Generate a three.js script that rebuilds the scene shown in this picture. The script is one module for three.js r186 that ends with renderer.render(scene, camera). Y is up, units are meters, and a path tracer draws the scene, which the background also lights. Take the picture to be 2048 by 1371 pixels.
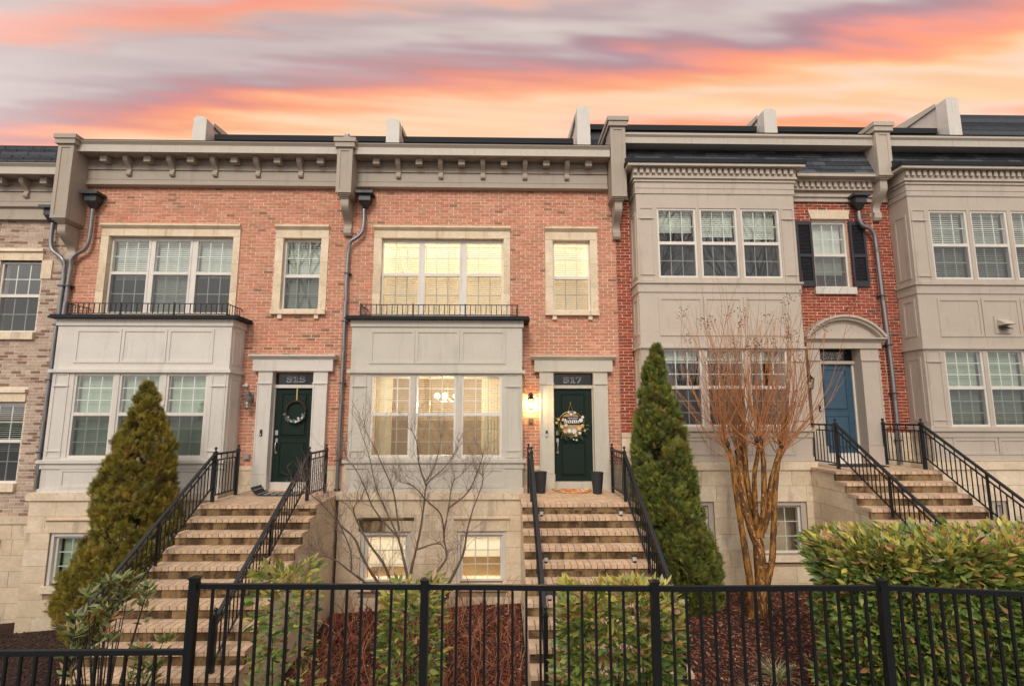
import * as THREE from 'three';
import { mergeGeometries } from 'three/addons/utils/BufferGeometryUtils.js';
import { RectAreaLightUniformsLib } from 'three/addons/lights/RectAreaLightUniformsLib.js';
RectAreaLightUniformsLib.init();

// ---------------------------------------------------------------- camera, sky, sun, exposure
const scene = new THREE.Scene();
const camera = new THREE.PerspectiveCamera(66.58, 1024 / 685, 0.1, 900);
camera.position.set(0, 1.534, 11.252);
camera.rotation.order = 'YXZ';
camera.rotation.set(0.13677, -0.02039, 0.0006);
const renderer = new THREE.WebGLRenderer({ antialias: true });
renderer.toneMapping = THREE.LinearToneMapping;
renderer.toneMappingExposure = 1.3;
renderer.shadowMap.enabled = true;

function rngOf(seed) { let a = seed >>> 0; return () => { a = (a + 0x6D2B79F5) | 0; let t = Math.imul(a ^ (a >>> 15), 1 | a); t = (t + Math.imul(t ^ (t >>> 7), 61 | t)) ^ t; return ((t ^ (t >>> 14)) >>> 0) / 4294967296; }; }
const hash2 = (x, y, s = 0) => { let h = Math.imul(x | 0, 374761393) + Math.imul(y | 0, 668265263) + Math.imul(s | 0, 1274126177); h = Math.imul(h ^ (h >>> 13), 1274126177); return ((h ^ (h >>> 16)) >>> 0) / 4294967296; };
const sm = (t) => t * t * (3 - 2 * t), lerp = (a, b, t) => a + (b - a) * t, clamp = (v, a = 0, b = 1) => Math.min(b, Math.max(a, v));
const step01 = (a, b, v) => sm(clamp((v - a) / (b - a)));
function vnoise(x, y, s = 0, px = 0, py = 0) {                     // value noise, with periods px, py when given
  const xi = Math.floor(x), yi = Math.floor(y), fx = sm(x - xi), fy = sm(y - yi), w = (a, p) => p ? ((a % p) + p) % p : a;
  const x0 = w(xi, px), x1 = w(xi + 1, px), y0 = w(yi, py), y1 = w(yi + 1, py);
  return lerp(lerp(hash2(x0, y0, s), hash2(x1, y0, s), fx), lerp(hash2(x0, y1, s), hash2(x1, y1, s), fx), fy);
}
function fbm(x, y, s, oct = 4, p = 0) { let v = 0, a = 0.5, n = 0; for (let o = 0; o < oct; o++) { v += a * vnoise(x, y, s + o, p, p); n += a; x *= 2; y *= 2; p *= 2; a *= 0.5; } return v / n; }

// Sunset cloud deck: streaks on a flat layer of cloud, warm towards the sunset, pale and grey away from it
const SKY = { pale: [0.50, 0.445, 0.43], cream: [0.80, 0.58, 0.46], yellow: [0.81, 0.465, 0.215], orange: [0.79, 0.255, 0.125], pink: [0.74, 0.23, 0.18], mauve: [0.30, 0.185, 0.235], grey: [0.83, 0.775, 0.735] };
function ramp(stops, q) { for (let i = 1; i < stops.length; i++) if (q < stops[i][0]) { const [a, ca] = stops[i - 1], [b, cb] = stops[i], t = sm(clamp((q - a) / (b - a))); return [0, 1, 2].map((k) => lerp(ca[k], cb[k], t)); } return stops[stops.length - 1][1]; }
const SKYRAMP = [[-1.2, SKY.orange], [-0.75, SKY.yellow], [-0.5, SKY.orange], [-0.36, SKY.cream], [-0.24, SKY.yellow], [-0.13, SKY.cream], [-0.05, SKY.yellow], [0.04, SKY.orange], [0.12, SKY.pink], [0.20, SKY.mauve], [0.26, SKY.mauve], [0.34, SKY.pale], [0.42, SKY.pale], [0.48, SKY.mauve], [0.55, SKY.pale], [0.62, SKY.orange], [0.7, SKY.pink], [0.85, SKY.pale], [1.0, SKY.mauve], [1.15, SKY.pale], [1.5, SKY.mauve], [1.8, SKY.pale]];
function skyColor(dx, dy, dz) {
  const el = Math.max(dy, 0.1), th = 65 * Math.PI / 180;
  const px = dx / el, pz = dz / el;
  const s = px * Math.cos(th) + pz * Math.sin(th), a = px * Math.sin(th) - pz * Math.cos(th);
  const w1 = fbm(a * 0.55 + 3, s * 1.6, 11, 4) - 0.5, w2 = fbm(a * 1.2 + 9, s * 6.5 - a * 2.2, 23, 5) - 0.5, w3 = fbm(a * 3.1, s * 17 - a * 6, 37, 4) - 0.5;
  const w4 = fbm(a * 6 + 5, s * 34 - a * 13, 43, 3) - 0.5;
  const q = s - (-1.44 + 0.75 * (a - 0.6)) + w1 * 0.30 + w2 * 0.36 + w3 * 0.20 + w4 * 0.07;
  const bl = 0.016 + 0.08 * fbm(a * 1.1 + 70, s * 3 - a, 61, 3);          // streaks with soft and crisp edges
  let c = [0, 0, 0]; for (const [k, wt] of [[-1.5, 0.16], [-0.6, 0.22], [0, 0.24], [0.6, 0.22], [1.5, 0.16]]) ramp(SKYRAMP, clamp(q + k * bl, -1.2, 1.8)).forEach((v, i) => { c[i] += v * wt; });
  const fine = 1 + 0.26 * (fbm(a * 2.2 + 15, s * 30 - a * 11, 81, 4) - 0.5); c = c.map((v) => v * fine);
  const soft = 0.02 + 0.40 * fbm(a * 0.9 + 40, s * 2.3, 51, 3);         // thin haze between the streaks
  c = c.map((v, k) => lerp(v, SKY.cream[k] * 0.93, soft * 0.45));
  const h = Math.hypot(dx, dz) || 1, away = clamp(0.5 + 0.5 * (-(dx * 0.62 + dz * -0.78) / h));   // 0 towards the sunset, 1 opposite
  const greyed = step01(0.32, 0.85, Math.max(away, step01(0.68, 1.0, dy) * 0.8));
  const g = 0.93 + 0.28 * (fbm(a * 0.5, s * 1.3, 71, 4) - 0.5);
  c = c.map((v, k) => lerp(v, SKY.grey[k] * g * 1.36, greyed));
  return c;
}
{
  const W = 2048, H = 1024, data = new Float32Array(W * H * 4);
  for (let j = 0; j < H; j++) for (let i = 0; i < W; i++) {
    const phi = (i + 0.5) / W * 2 * Math.PI - Math.PI, the = (j + 0.5) / H * Math.PI - Math.PI / 2;    // row 0 is straight down
    const dy = Math.sin(the), r = Math.cos(the), dx = Math.cos(phi) * r, dz = Math.sin(phi) * r;
    const c = skyColor(dx, dy, dz), o = (j * W + i) * 4;
    data[o] = c[0]; data[o + 1] = c[1]; data[o + 2] = c[2]; data[o + 3] = 1;
  }
  const t = new THREE.DataTexture(data, W, H, THREE.RGBAFormat, THREE.FloatType);
  t.mapping = THREE.EquirectangularReflectionMapping; t.magFilter = THREE.LinearFilter; t.minFilter = THREE.LinearFilter; t.needsUpdate = true;
  scene.background = t; scene.environment = t;
  scene.backgroundIntensity = 1; scene.environmentIntensity = 1;
}
const sun = new THREE.DirectionalLight(new THREE.Color(1.0, 0.90, 0.77), 1.45);   // veiled sun: very soft
sun.position.set(-2.5, 14.6, 18); sun.target.position.set(0, 1, 0);
sun.castShadow = true; sun.shadow.radius = 30; sun.shadow.mapSize.set(2048, 2048);
Object.assign(sun.shadow.camera, { left: -18, right: 18, top: 16, bottom: -14, near: 1, far: 60 });
scene.add(sun, sun.target);

// ---------------------------------------------------------------- helpers
const taken = new Map();
const numbered = (n) => { const k = taken.get(n) || 0; taken.set(n, k + 1); return k ? n + '_' + String(k).padStart(3, '0') : n; };
function thing(name, label, category, [x, y, z], group) {
  const o = new THREE.Group(); o.name = numbered(name); o.position.set(x, y, z); o.userData = { label, category };
  if (group) o.userData.group = group;
  scene.add(o); return o;
}
function struct(m) { m.userData.kind = 'structure'; return m; }
function mesh(name, geo, mat, parent) { const m = new THREE.Mesh(geo, mat); m.name = parent === scene ? numbered(name) : name; m.castShadow = m.receiveShadow = true; parent.add(m); return m; }
function group(name, parent) { const g = new THREE.Group(); g.name = name; parent.add(g); return g; }
function stuff(m) { m.userData.kind = 'stuff'; return m; }

class MB {                                                           // collects faces, uv in metres
  constructor() { this.p = []; this.n = []; this.u = []; this.c = []; this.i = []; this.colored = false; }
  quad(a, b, c, d, n, uv, col) {
    const k = this.p.length / 3;
    this.p.push(...a, ...b, ...c, ...d); for (let q = 0; q < 4; q++) { this.n.push(...n); this.c.push(...(col || [1, 1, 1])); }
    if (col) this.colored = true;
    this.u.push(...uv); this.i.push(k, k + 1, k + 2, k, k + 2, k + 3); return this;
  }
  box(x0, x1, y0, y1, z0, z1, col, ou = 0, ov = 0) {
    const q = (a, b, c, d, n, u0, v0, u1, v1) => this.quad(a, b, c, d, n, [u0 + ou, v0 + ov, u1 + ou, v0 + ov, u1 + ou, v1 + ov, u0 + ou, v1 + ov], col);
    q([x0, y0, z1], [x1, y0, z1], [x1, y1, z1], [x0, y1, z1], [0, 0, 1], x0, y0, x1, y1);
    q([x1, y0, z0], [x0, y0, z0], [x0, y1, z0], [x1, y1, z0], [0, 0, -1], -x1, y0, -x0, y1);
    q([x1, y0, z1], [x1, y0, z0], [x1, y1, z0], [x1, y1, z1], [1, 0, 0], -z1, y0, -z0, y1);
    q([x0, y0, z0], [x0, y0, z1], [x0, y1, z1], [x0, y1, z0], [-1, 0, 0], z0, y0, z1, y1);
    q([x0, y1, z1], [x1, y1, z1], [x1, y1, z0], [x0, y1, z0], [0, 1, 0], x0, -z1, x1, -z0);
    q([x0, y0, z0], [x1, y0, z0], [x1, y0, z1], [x0, y0, z1], [0, -1, 0], x0, z0, x1, z1);
    return this;
  }
  geo() {
    const g = new THREE.BufferGeometry();
    g.setAttribute('position', new THREE.Float32BufferAttribute(this.p, 3)); g.setAttribute('normal', new THREE.Float32BufferAttribute(this.n, 3));
    g.setAttribute('uv', new THREE.Float32BufferAttribute(this.u, 2)); if (this.colored) g.setAttribute('color', new THREE.Float32BufferAttribute(this.c, 3));
    g.setIndex(this.i); return g;
  }
}
const boxG = (x0, x1, y0, y1, z0, z1, col, ou, ov) => new MB().box(x0, x1, y0, y1, z0, z1, col, ou, ov).geo();
const box = (name, b, mat, parent) => mesh(name, boxG(...b), mat, parent);
const merge = (list) => mergeGeometries(list.map((g) => { const h = g.index ? g.toNonIndexed() : g; for (const k of Object.keys(h.attributes)) if (!['position', 'normal', 'uv', 'color'].includes(k)) h.deleteAttribute(k); return h; }), false);
function shapeOf(pts, holes = []) { const s = new THREE.Shape(pts.map((p) => new THREE.Vector2(...p))); for (const h of holes) s.holes.push(new THREE.Path(h.map((p) => new THREE.Vector2(...p)))); return s; }
const rect = (x0, x1, y0, y1) => [[x0, y0], [x1, y0], [x1, y1], [x0, y1]];
function slab(pts, holes, z0, z1, bevel = 0) {                       // outline in x, y; thickness z0..z1
  const g = new THREE.ExtrudeGeometry(shapeOf(pts, holes), { depth: z1 - z0 - 2 * bevel, bevelEnabled: bevel > 0, bevelSize: bevel, bevelOffset: -bevel, bevelThickness: bevel, bevelSegments: 1, steps: 1, curveSegments: 24 });
  g.translate(0, 0, z0 + bevel); return g;
}
function profX(pts, x0, x1) {                                         // outline in z, y; runs along x
  const g = new THREE.ExtrudeGeometry(shapeOf(pts), { depth: x1 - x0, bevelEnabled: false, steps: 1 });
  g.applyMatrix4(new THREE.Matrix4().set(0, 0, -1, x1, 0, 1, 0, 0, 1, 0, 0, 0, 0, 0, 0, 1)); return g;
}
const V = (x, y, z) => new THREE.Vector3(x, y, z);
function tube(points, r0, r1, seg = 6, smooth = 3, wob = 0, rnd) {     // tapered limb along points
  let P = points.map((p) => p.isVector3 ? p : V(...p));
  if (smooth > 1 && P.length > 2) P = new THREE.CatmullRomCurve3(P, false, 'centripetal').getPoints((P.length - 1) * smooth);
  const pos = [], nor = [], uv = [], idx = []; let up = V(0.31, 0.2, 0.93).normalize(), len = 0;
  for (let i = 0; i < P.length; i++) {
    const d = P[Math.min(i + 1, P.length - 1)].clone().sub(P[Math.max(i - 1, 0)]).normalize();
    const a = up.clone().sub(d.clone().multiplyScalar(up.dot(d))).normalize(), b = d.clone().cross(a); up = a;
    if (i) len += P[i].distanceTo(P[i - 1]);
    const t = i / (P.length - 1), r = lerp(r0, r1, t);
    for (let k = 0; k <= seg; k++) {
      const an = k / seg * 2 * Math.PI, rr = r * (wob ? 1 + wob * (hash2(k % seg, i, 5) - 0.5) : 1), n = a.clone().multiplyScalar(Math.cos(an)).addScaledVector(b, Math.sin(an));
      pos.push(P[i].x + n.x * rr, P[i].y + n.y * rr, P[i].z + n.z * rr); nor.push(n.x, n.y, n.z); uv.push(k / seg * Math.max(0.05, 6.28 * r0), len);
    }
    if (i) for (let k = 0; k < seg; k++) { const o = (i - 1) * (seg + 1) + k, q = o + seg + 1; idx.push(o, o + 1, q, o + 1, q + 1, q); }
  }
  for (const [i, s] of [[0, -1], [P.length - 1, 1]]) {                 // closed ends
    const c = pos.length / 3, d = P[Math.min(i + 1, P.length - 1)].clone().sub(P[Math.max(i - 1, 0)]).normalize().multiplyScalar(s), o = i * (seg + 1);
    pos.push(P[i].x, P[i].y, P[i].z); nor.push(d.x, d.y, d.z); uv.push(0, 0);
    for (let k = 0; k < seg; k++) s > 0 ? idx.push(c, o + k, o + k + 1) : idx.push(c, o + k + 1, o + k);
  }
  const g = new THREE.BufferGeometry();
  g.setAttribute('position', new THREE.Float32BufferAttribute(pos, 3)); g.setAttribute('normal', new THREE.Float32BufferAttribute(nor, 3)); g.setAttribute('uv', new THREE.Float32BufferAttribute(uv, 2)); g.setIndex(idx);
  return g;
}
function instanced(name, geo, mat, items, parent) {                  // items: [Matrix4, Color]
  const m = new THREE.InstancedMesh(geo, mat, items.length); m.name = name; m.castShadow = m.receiveShadow = true;
  items.forEach(([mx, c], i) => { m.setMatrixAt(i, mx); if (c) m.setColorAt(i, c); });
  parent.add(m); m.userData.kind = 'stuff'; return m;
}

// ---------------------------------------------------------------- textures and materials
function tex(n, f, srgb = true) {                                     // n x n, f(u, v) -> [r, g, b] 0..1
  const d = new Uint8Array(n * n * 4);
  for (let j = 0; j < n; j++) for (let i = 0; i < n; i++) { const c = f(i / n, j / n), o = (j * n + i) * 4; d[o] = clamp(c[0]) * 255; d[o + 1] = clamp(c[1]) * 255; d[o + 2] = clamp(c[2]) * 255; d[o + 3] = 255; }
  const t = new THREE.DataTexture(d, n, n, THREE.RGBAFormat); t.wrapS = t.wrapT = THREE.RepeatWrapping; t.magFilter = THREE.LinearFilter; t.minFilter = THREE.LinearMipmapLinearFilter; t.generateMipmaps = true;
  if (srgb) t.colorSpace = THREE.SRGBColorSpace; t.needsUpdate = true; return t;
}
const sized = (t, w, h = w) => { const c = t.clone(); c.repeat.set(1 / w, 1 / h); c.needsUpdate = true; return c; };
const grey = (v) => [v, v, v];
const T = {
  speck: tex(512, (u, v) => grey(0.84 + 0.16 * fbm(u * 16, v * 16, 3, 5, 16) + 0.10 * (fbm(u * 120, v * 120, 8, 2, 120) - 0.5))),
  brick: tex(512, (u, v) => { const a = fbm(u * 24, v * 24, 5, 4, 24), b = fbm(u * 90, v * 140, 15, 2, 0), p = b > 0.68 ? -0.16 : 0; return grey(0.82 + 0.2 * a + p + 0.10 * (b - 0.5)); }),
  stone: tex(512, (u, v) => { const a = fbm(u * 6, v * 6, 31, 5, 6), b = fbm(u * 60, v * 60, 33, 3, 60), s = fbm(u * 22, v * 3, 35, 4, 0); const k = 0.83 + 0.16 * a + 0.10 * (b - 0.5) - 0.10 * step01(0.62, 0.80, s); return [k, k * (0.985 + 0.02 * a), k * (0.95 + 0.06 * a)]; }),
  riser: tex(512, (u, v) => { const a = fbm(u * 8, v * 4, 41, 5, 0), b = fbm(u * 30, v * 50, 43, 4, 0), st = step01(0.40, 0.62, a * 0.75 + b * 0.25), dr = step01(0.5, 0.75, fbm(u * 40, v * 4, 47, 3)); const k = lerp(0.42, 0.74, 1 - st) - 0.10 * dr + 0.16 * (b - 0.5); return [k, k * lerp(0.90, 0.97, 1 - st), k * lerp(0.76, 0.90, 1 - st)]; }),
  paver: tex(512, (u, v) => { const a = fbm(u * 10, v * 10, 51, 5, 10), b = fbm(u * 70, v * 70, 53, 3, 70); const k = 0.80 + 0.2 * a + 0.14 * (b - 0.5); return [k, k * (0.96 + 0.04 * b), k * (0.92 + 0.06 * b)]; }),
  paint: tex(512, (u, v) => { const k = 0.955 + 0.05 * fbm(u * 8, v * 8, 61, 4, 8) + 0.03 * (fbm(u * 60, v * 60, 63, 2, 60) - 0.5) - 0.05 * step01(0.60, 0.80, fbm(u * 40, v * 3, 67, 4)); return [k, k * 0.995, k * 0.985]; }),
  wood: tex(256, (u, v) => grey(0.86 + 0.14 * fbm(u * 4, v * 40, 65, 4, 0))),
  bark: tex(512, (u, v) => { const a = fbm(u * 9, v * 6, 71, 4, 0), b = fbm(u * 30, v * 14, 73, 4, 0), f = step01(0.48, 0.60, a + 0.5 * (b - 0.5)), g = step01(0.70, 0.74, fbm(u * 14, v * 12, 79, 3)); const m = [lerp(0.40, 0.60, f), lerp(0.27, 0.41, f), lerp(0.15, 0.16, f)]; return m.map((x, k) => lerp(x, [0.76, 0.58, 0.42][k], g) * (0.72 + 0.55 * b)); }),
  greybark: tex(256, (u, v) => { const b = fbm(u * 20, v * 8, 83, 4, 0); return [0.55 + 0.5 * b, 0.50 + 0.48 * b, 0.46 + 0.46 * b]; }),
  mulch: tex(1024, (u, v) => { const a = fbm(u * 180, v * 110, 91, 3, 0), b = fbm(u * 14, v * 14, 93, 4, 14); const k = 0.18 + 0.75 * Math.pow(a, 1.6) * (0.6 + 0.7 * b); return [k * 1.05, k * 0.72, k * 0.60]; }),
  metal: tex(256, (u, v) => grey(0.70 + 0.55 * (fbm(u * 6, v * 3, 95, 5, 0)))),
  shingle: tex(256, (u, v) => grey(0.6 + 0.7 * fbm(u * 40, v * 40, 97, 4, 40))),
};
const C = (r, g, b) => new THREE.Color().setRGB(r, g, b);
const std = (c, o = {}) => new THREE.MeshStandardMaterial({ color: C(...c), roughness: 0.75, ...o });
const phy = (c, o = {}) => new THREE.MeshPhysicalMaterial({ color: C(...c), ...o });
const paintMap = sized(T.paint, 2.1), speckMap = sized(T.speck, 0.9), stoneMap = sized(T.stone, 1.9), stoneMap2 = sized(T.stone, 3.1, 2.3);
const M = {
  mortarA: std([0.97, 0.73, 0.57], { map: speckMap, roughness: 0.95 }), mortarB: std([0.90, 0.66, 0.50], { map: speckMap, roughness: 0.95 }), mortarT: std([0.80, 0.69, 0.58], { map: speckMap, roughness: 0.95 }),
  brick: new THREE.MeshStandardMaterial({ color: 0xffffff, vertexColors: true, map: sized(T.brick, 0.55), roughness: 0.9, bumpMap: sized(T.brick, 0.3), bumpScale: 0.002 }),
  stone: std([0.87, 0.72, 0.54], { map: stoneMap, roughness: 0.88 }), stone2: std([0.83, 0.68, 0.50], { map: stoneMap2, roughness: 0.88 }), stone3: std([0.90, 0.76, 0.585], { map: stoneMap2, roughness: 0.88 }), stoneTan: std([0.74, 0.61, 0.455], { map: stoneMap, roughness: 0.9 }), joint: std([0.42, 0.33, 0.23], { map: speckMap, roughness: 0.95 }),
  trimA: std([0.675, 0.645, 0.605], { map: paintMap, roughness: 0.55 }), trimB: std([0.57, 0.545, 0.48], { map: paintMap, roughness: 0.55 }), taupe: std([0.40, 0.345, 0.29], { map: paintMap, roughness: 0.6 }), fascia: std([0.52, 0.475, 0.42], { map: paintMap, roughness: 0.5 }),
  taupeB: std([0.53, 0.465, 0.40], { map: paintMap, roughness: 0.6 }), frame: std([0.74, 0.71, 0.67], { map: paintMap, roughness: 0.45 }), 
  muntin: std([0.70, 0.70, 0.66], { roughness: 0.5 }), roofBlack: std([0.008, 0.010, 0.014], { roughness: 0.8 }), shingle: std([0.058, 0.068, 0.085], { map: sized(T.shingle, 0.8), roughness: 0.95 }), shingle2: std([0.085, 0.095, 0.112], { map: sized(T.shingle, 0.7), roughness: 0.95 }), shingle3: std([0.038, 0.045, 0.058], { map: sized(T.shingle, 0.9), roughness: 0.95 }),
  spout: std([0.30, 0.30, 0.31], { map: sized(T.metal, 0.5, 1.1), roughness: 0.38, metalness: 0.75 }), spoutDark: std([0.07, 0.075, 0.08], { map: sized(T.metal, 0.7), roughness: 0.45, metalness: 0.5 }),
  iron: std([0.006, 0.0075, 0.011], { roughness: 0.38 }), fence: phy([0.0035, 0.0048, 0.007], { roughness: 0.4, specularIntensity: 0.6 }),
  green: phy([0.010, 0.024, 0.018], { specularIntensity: 0.45, map: sized(T.wood, 0.5, 1.4), roughness: 0.6 }), blue: std([0.045, 0.105, 0.165], { map: sized(T.wood, 0.5, 1.4), roughness: 0.42 }), shutter: std([0.022, 0.026, 0.036], { roughness: 0.5 }),
  paver: new THREE.MeshStandardMaterial({ color: 0xffffff, vertexColors: true, map: sized(T.paver, 0.5), roughness: 0.88 }), paverGap: std([0.10, 0.07, 0.045], { map: speckMap, roughness: 0.98 }),
  riser: std([0.52, 0.355, 0.20], { map: sized(T.riser, 1.7, 1.2), roughness: 0.92 }), riser2: std([0.44, 0.31, 0.18], { map: sized(T.riser, 1.2, 0.9), roughness: 0.92 }), riser3: std([0.56, 0.395, 0.23], { map: sized(T.riser, 2.3, 1.5), roughness: 0.92 }),
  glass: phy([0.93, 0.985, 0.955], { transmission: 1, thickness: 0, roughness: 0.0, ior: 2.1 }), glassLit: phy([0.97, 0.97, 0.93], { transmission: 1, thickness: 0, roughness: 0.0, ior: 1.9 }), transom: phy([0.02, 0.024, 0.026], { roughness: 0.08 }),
  screen: std([0.10, 0.11, 0.12], { transparent: true, opacity: 0.42, roughness: 0.9 }),
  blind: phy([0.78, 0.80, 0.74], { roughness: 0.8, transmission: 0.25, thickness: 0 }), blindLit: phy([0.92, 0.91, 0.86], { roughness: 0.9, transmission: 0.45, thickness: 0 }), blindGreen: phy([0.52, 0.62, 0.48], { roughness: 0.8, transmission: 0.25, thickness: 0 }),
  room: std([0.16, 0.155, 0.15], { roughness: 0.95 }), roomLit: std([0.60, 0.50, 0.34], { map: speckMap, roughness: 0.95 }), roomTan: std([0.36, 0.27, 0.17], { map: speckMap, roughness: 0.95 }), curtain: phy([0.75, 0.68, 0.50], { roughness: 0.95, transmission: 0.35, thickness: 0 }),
  brass: std([0.55, 0.40, 0.16], { roughness: 0.35, metalness: 0.9 }), nickel: std([0.60, 0.58, 0.54], { roughness: 0.35, metalness: 0.9 }), white: std([0.75, 0.75, 0.74], { roughness: 0.5 }), greyPlastic: std([0.30, 0.30, 0.29], { roughness: 0.6 }), black: std([0.015, 0.016, 0.018], { roughness: 0.6 }), charcoal: std([0.026, 0.028, 0.033], { map: sized(T.speck, 0.3), roughness: 0.7 }),
  bark: std([1, 1, 1], { map: sized(T.bark, 0.55, 0.9), roughness: 0.7 }), twigRed: std([0.40, 0.17, 0.065], { roughness: 0.75 }), greybark: std([0.26, 0.215, 0.19], { map: sized(T.greybark, 0.3, 0.6), roughness: 0.9 }), twigGrey: std([0.25, 0.175, 0.15], { roughness: 0.9 }), darkbark: std([0.075, 0.06, 0.05], { map: sized(T.greybark, 0.4), roughness: 0.95 }),
  leaf: phy([1, 1, 1], { roughness: 0.45, transmission: 0.3, thickness: 0 }), thuja: phy([1, 1, 1], { roughness: 0.7, transmission: 0.25, thickness: 0 }), dry: std([1, 1, 1], { roughness: 0.95 }),
  mulch: std([0.20, 0.145, 0.12], { map: sized(T.mulch, 1.6), roughness: 1, bumpMap: sized(T.mulch, 1.6), bumpScale: 0.02 }), concrete: std([0.34, 0.33, 0.31], { map: sized(T.stone, 2.7), roughness: 0.95 }), asphalt: std([0.05, 0.05, 0.052], { map: sized(T.speck, 1.3), roughness: 0.95 }), soil: std([0.09, 0.075, 0.055], { map: sized(T.mulch, 5), roughness: 1 }),
  mossy: std([0.62, 0.50, 0.33], { map: sized(T.riser, 1.1, 0.8), roughness: 0.95 }),
  bulb: new THREE.MeshStandardMaterial({ color: 0xffffff, emissive: C(1.0, 0.74, 0.36), emissiveIntensity: 8 }),
};
function lampAt(parent, x, y, z, power, size = 2, color = [1.0, 0.83, 0.55]) { const l = new THREE.PointLight(C(...color), power, 0, 2); l.position.set(x, y, z); l.castShadow = true; l.shadow.radius = size; l.name = 'lamp_light'; parent.add(l); return l; }

// ---------------------------------------------------------------- ground and street
const groundY = (x, z) => -2.07 + 0.05 * clamp(x, -11, 6) - 0.05 * clamp(z - 0.6, 0, 6);
{
  const sheet = (name, x0, x1, z0, z1, nx, nz, f, mat) => {
    const mb = new MB(), P = (i, j) => { const x = lerp(x0, x1, i / nx), z = lerp(z0, z1, j / nz); return [x, f(x, z), z]; };
    for (let i = 0; i < nx; i++) for (let j = 0; j < nz; j++) { const a = P(i, j + 1), b = P(i + 1, j + 1), c = P(i + 1, j), d = P(i, j); mb.quad(a, b, c, d, [0, 1, 0], [a[0], -a[2], b[0], -b[2], c[0], -c[2], d[0], -d[2]]); }
    const g = mb.geo(); g.computeVertexNormals(); return struct(mesh(name, g, mat, scene));
  };
  sheet('ground', -450, 450, -450, 450, 2, 2, () => -3.05, M.soil);
  sheet('mulch_bed', -16, 16, -0.2, 6.5, 128, 54, (x, z) => groundY(x, z) + 0.05 * (fbm(x * 2.1, z * 2.1, 5, 4) - 0.5), M.mulch);
  const rw = struct(mesh('retaining_wall', boxG(-40, 40, -3.1, -1.0, 6.5, 7.15), M.concrete, scene)); rw.position.set(0, 0, 0);
  struct(mesh('pavement', boxG(-120, 120, -3.1, -1.06, 7.15, 10.2), M.concrete, scene));
  struct(mesh('kerb', boxG(-120, 120, -3.1, -1.05, 10.2, 10.36), M.stoneTan, scene));
  struct(mesh('road', boxG(-120, 120, -3.1, -1.18, 10.36, 18.4), M.asphalt, scene));
  struct(mesh('far_verge', boxG(-120, 120, -3.1, -1.05, 18.4, 60), M.soil, scene));
}

// ---------------------------------------------------------------- parts of houses
function ringG(x0, x1, y0, y1, w, z0, z1) { return slab(rect(x0, x1, y0, y1), [rect(x0 + w, x1 - w, y0 + w, y1 - w)], z0, z1); }
const slatG = new Map();
function blindGeo(x0, x1, y0, y1, z, tilt) {
  const mb = new MB(), w = 0.026, pitch = 0.044, c = Math.cos(tilt), s = Math.sin(tilt);
  for (let y = y1 - 0.03; y > y0; y -= pitch) mb.quad([x0, y - s * w, z + c * w], [x1, y - s * w, z + c * w], [x1, y + s * w, z - c * w], [x0, y + s * w, z - c * w], [0, c, s], [x0, y, x1, y, x1, y + 0.05, x0, y + 0.05]);
  mb.box(x0, x1, y1 - 0.03, y1 + 0.015, z - 0.02, z + 0.025); return mb.geo();
}
// one double-hung or fixed window: frame, meeting rail, two panes, muntin grids, screen, blind
function win(house, x0, x1, y0, y1, zf, o = {}) {
  const { cols = 3, rows = 2, mid = (y0 + y1) / 2, mat = M.frame, glass = M.glass, blind = M.blind, tilt = 1.15, drop = 1, screen = true, single = false, fw = 0.042 } = o;
  const w = group('window', house);
  const g = [ringG(x0, x1, y0, y1, fw, zf - 0.09, zf)];
  if (!single) g.push(boxG(x0 + fw - 0.001, x1 - fw + 0.001, mid - 0.034, mid + 0.034, zf - 0.088, zf - 0.004));
  mesh('frame', merge(g), mat, w);
  const parts = single ? [[y0 + fw, y1 - fw, 0.03]] : [[mid + 0.034, y1 - fw, 0.028], [y0 + fw, mid - 0.034, 0.05]];
  parts.forEach(([a, b, d], i) => {
    const z = zf - d, X0 = x0 + fw, X1 = x1 - fw;
    mesh('pane', new THREE.PlaneGeometry(X1 - X0, b - a).translate((X0 + X1) / 2, (a + b) / 2, z), glass, w);
    const q = [], mw = 0.0095, n = o.rowsL && i ? o.rowsL : rows;
    for (let k = 1; k < cols; k++) { const x = lerp(X0, X1, k / cols); q.push(boxG(x - mw, x + mw, a, b, z - 0.014, z - 0.004)); }
    for (let k = 1; k < n; k++) { const y = lerp(a, b, k / n); q.push(boxG(X0, X1, y - mw, y + mw, z - 0.0138, z - 0.0042)); }
    if (q.length) mesh('muntin_grid', merge(q), M.muntin, w);
    if (i && screen) { const s = mesh('insect_screen', new THREE.PlaneGeometry(X1 - X0, b - a).translate((X0 + X1) / 2, (a + b) / 2, zf - 0.016), M.screen, w); s.castShadow = false; }
  });
  if (blind && drop > 0) stuff(mesh('blind', blindGeo(x0 + fw + 0.008, x1 - fw - 0.008, lerp(y1 - fw, y0 + fw, drop), y1 - fw - 0.01, zf - 0.15, tilt), blind, w));
  return w;
}
function room(house, x0, x1, y0, y1, zb, zf, mat) {                    // a closed room behind openings; open towards the street
  const mb = new MB(), t = 0.05;
  mb.box(x0 - t, x1 + t, y0 - t, y1 + t, zb - t, zb); mb.box(x0 - t, x0, y0 - t, y1 + t, zb, zf); mb.box(x1, x1 + t, y0 - t, y1 + t, zb, zf); mb.box(x0, x1, y1, y1 + t, zb, zf); mb.box(x0, x1, y0 - t, y0, zb, zf);
  return mesh('room', mb.geo(), mat, house);
}
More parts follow.
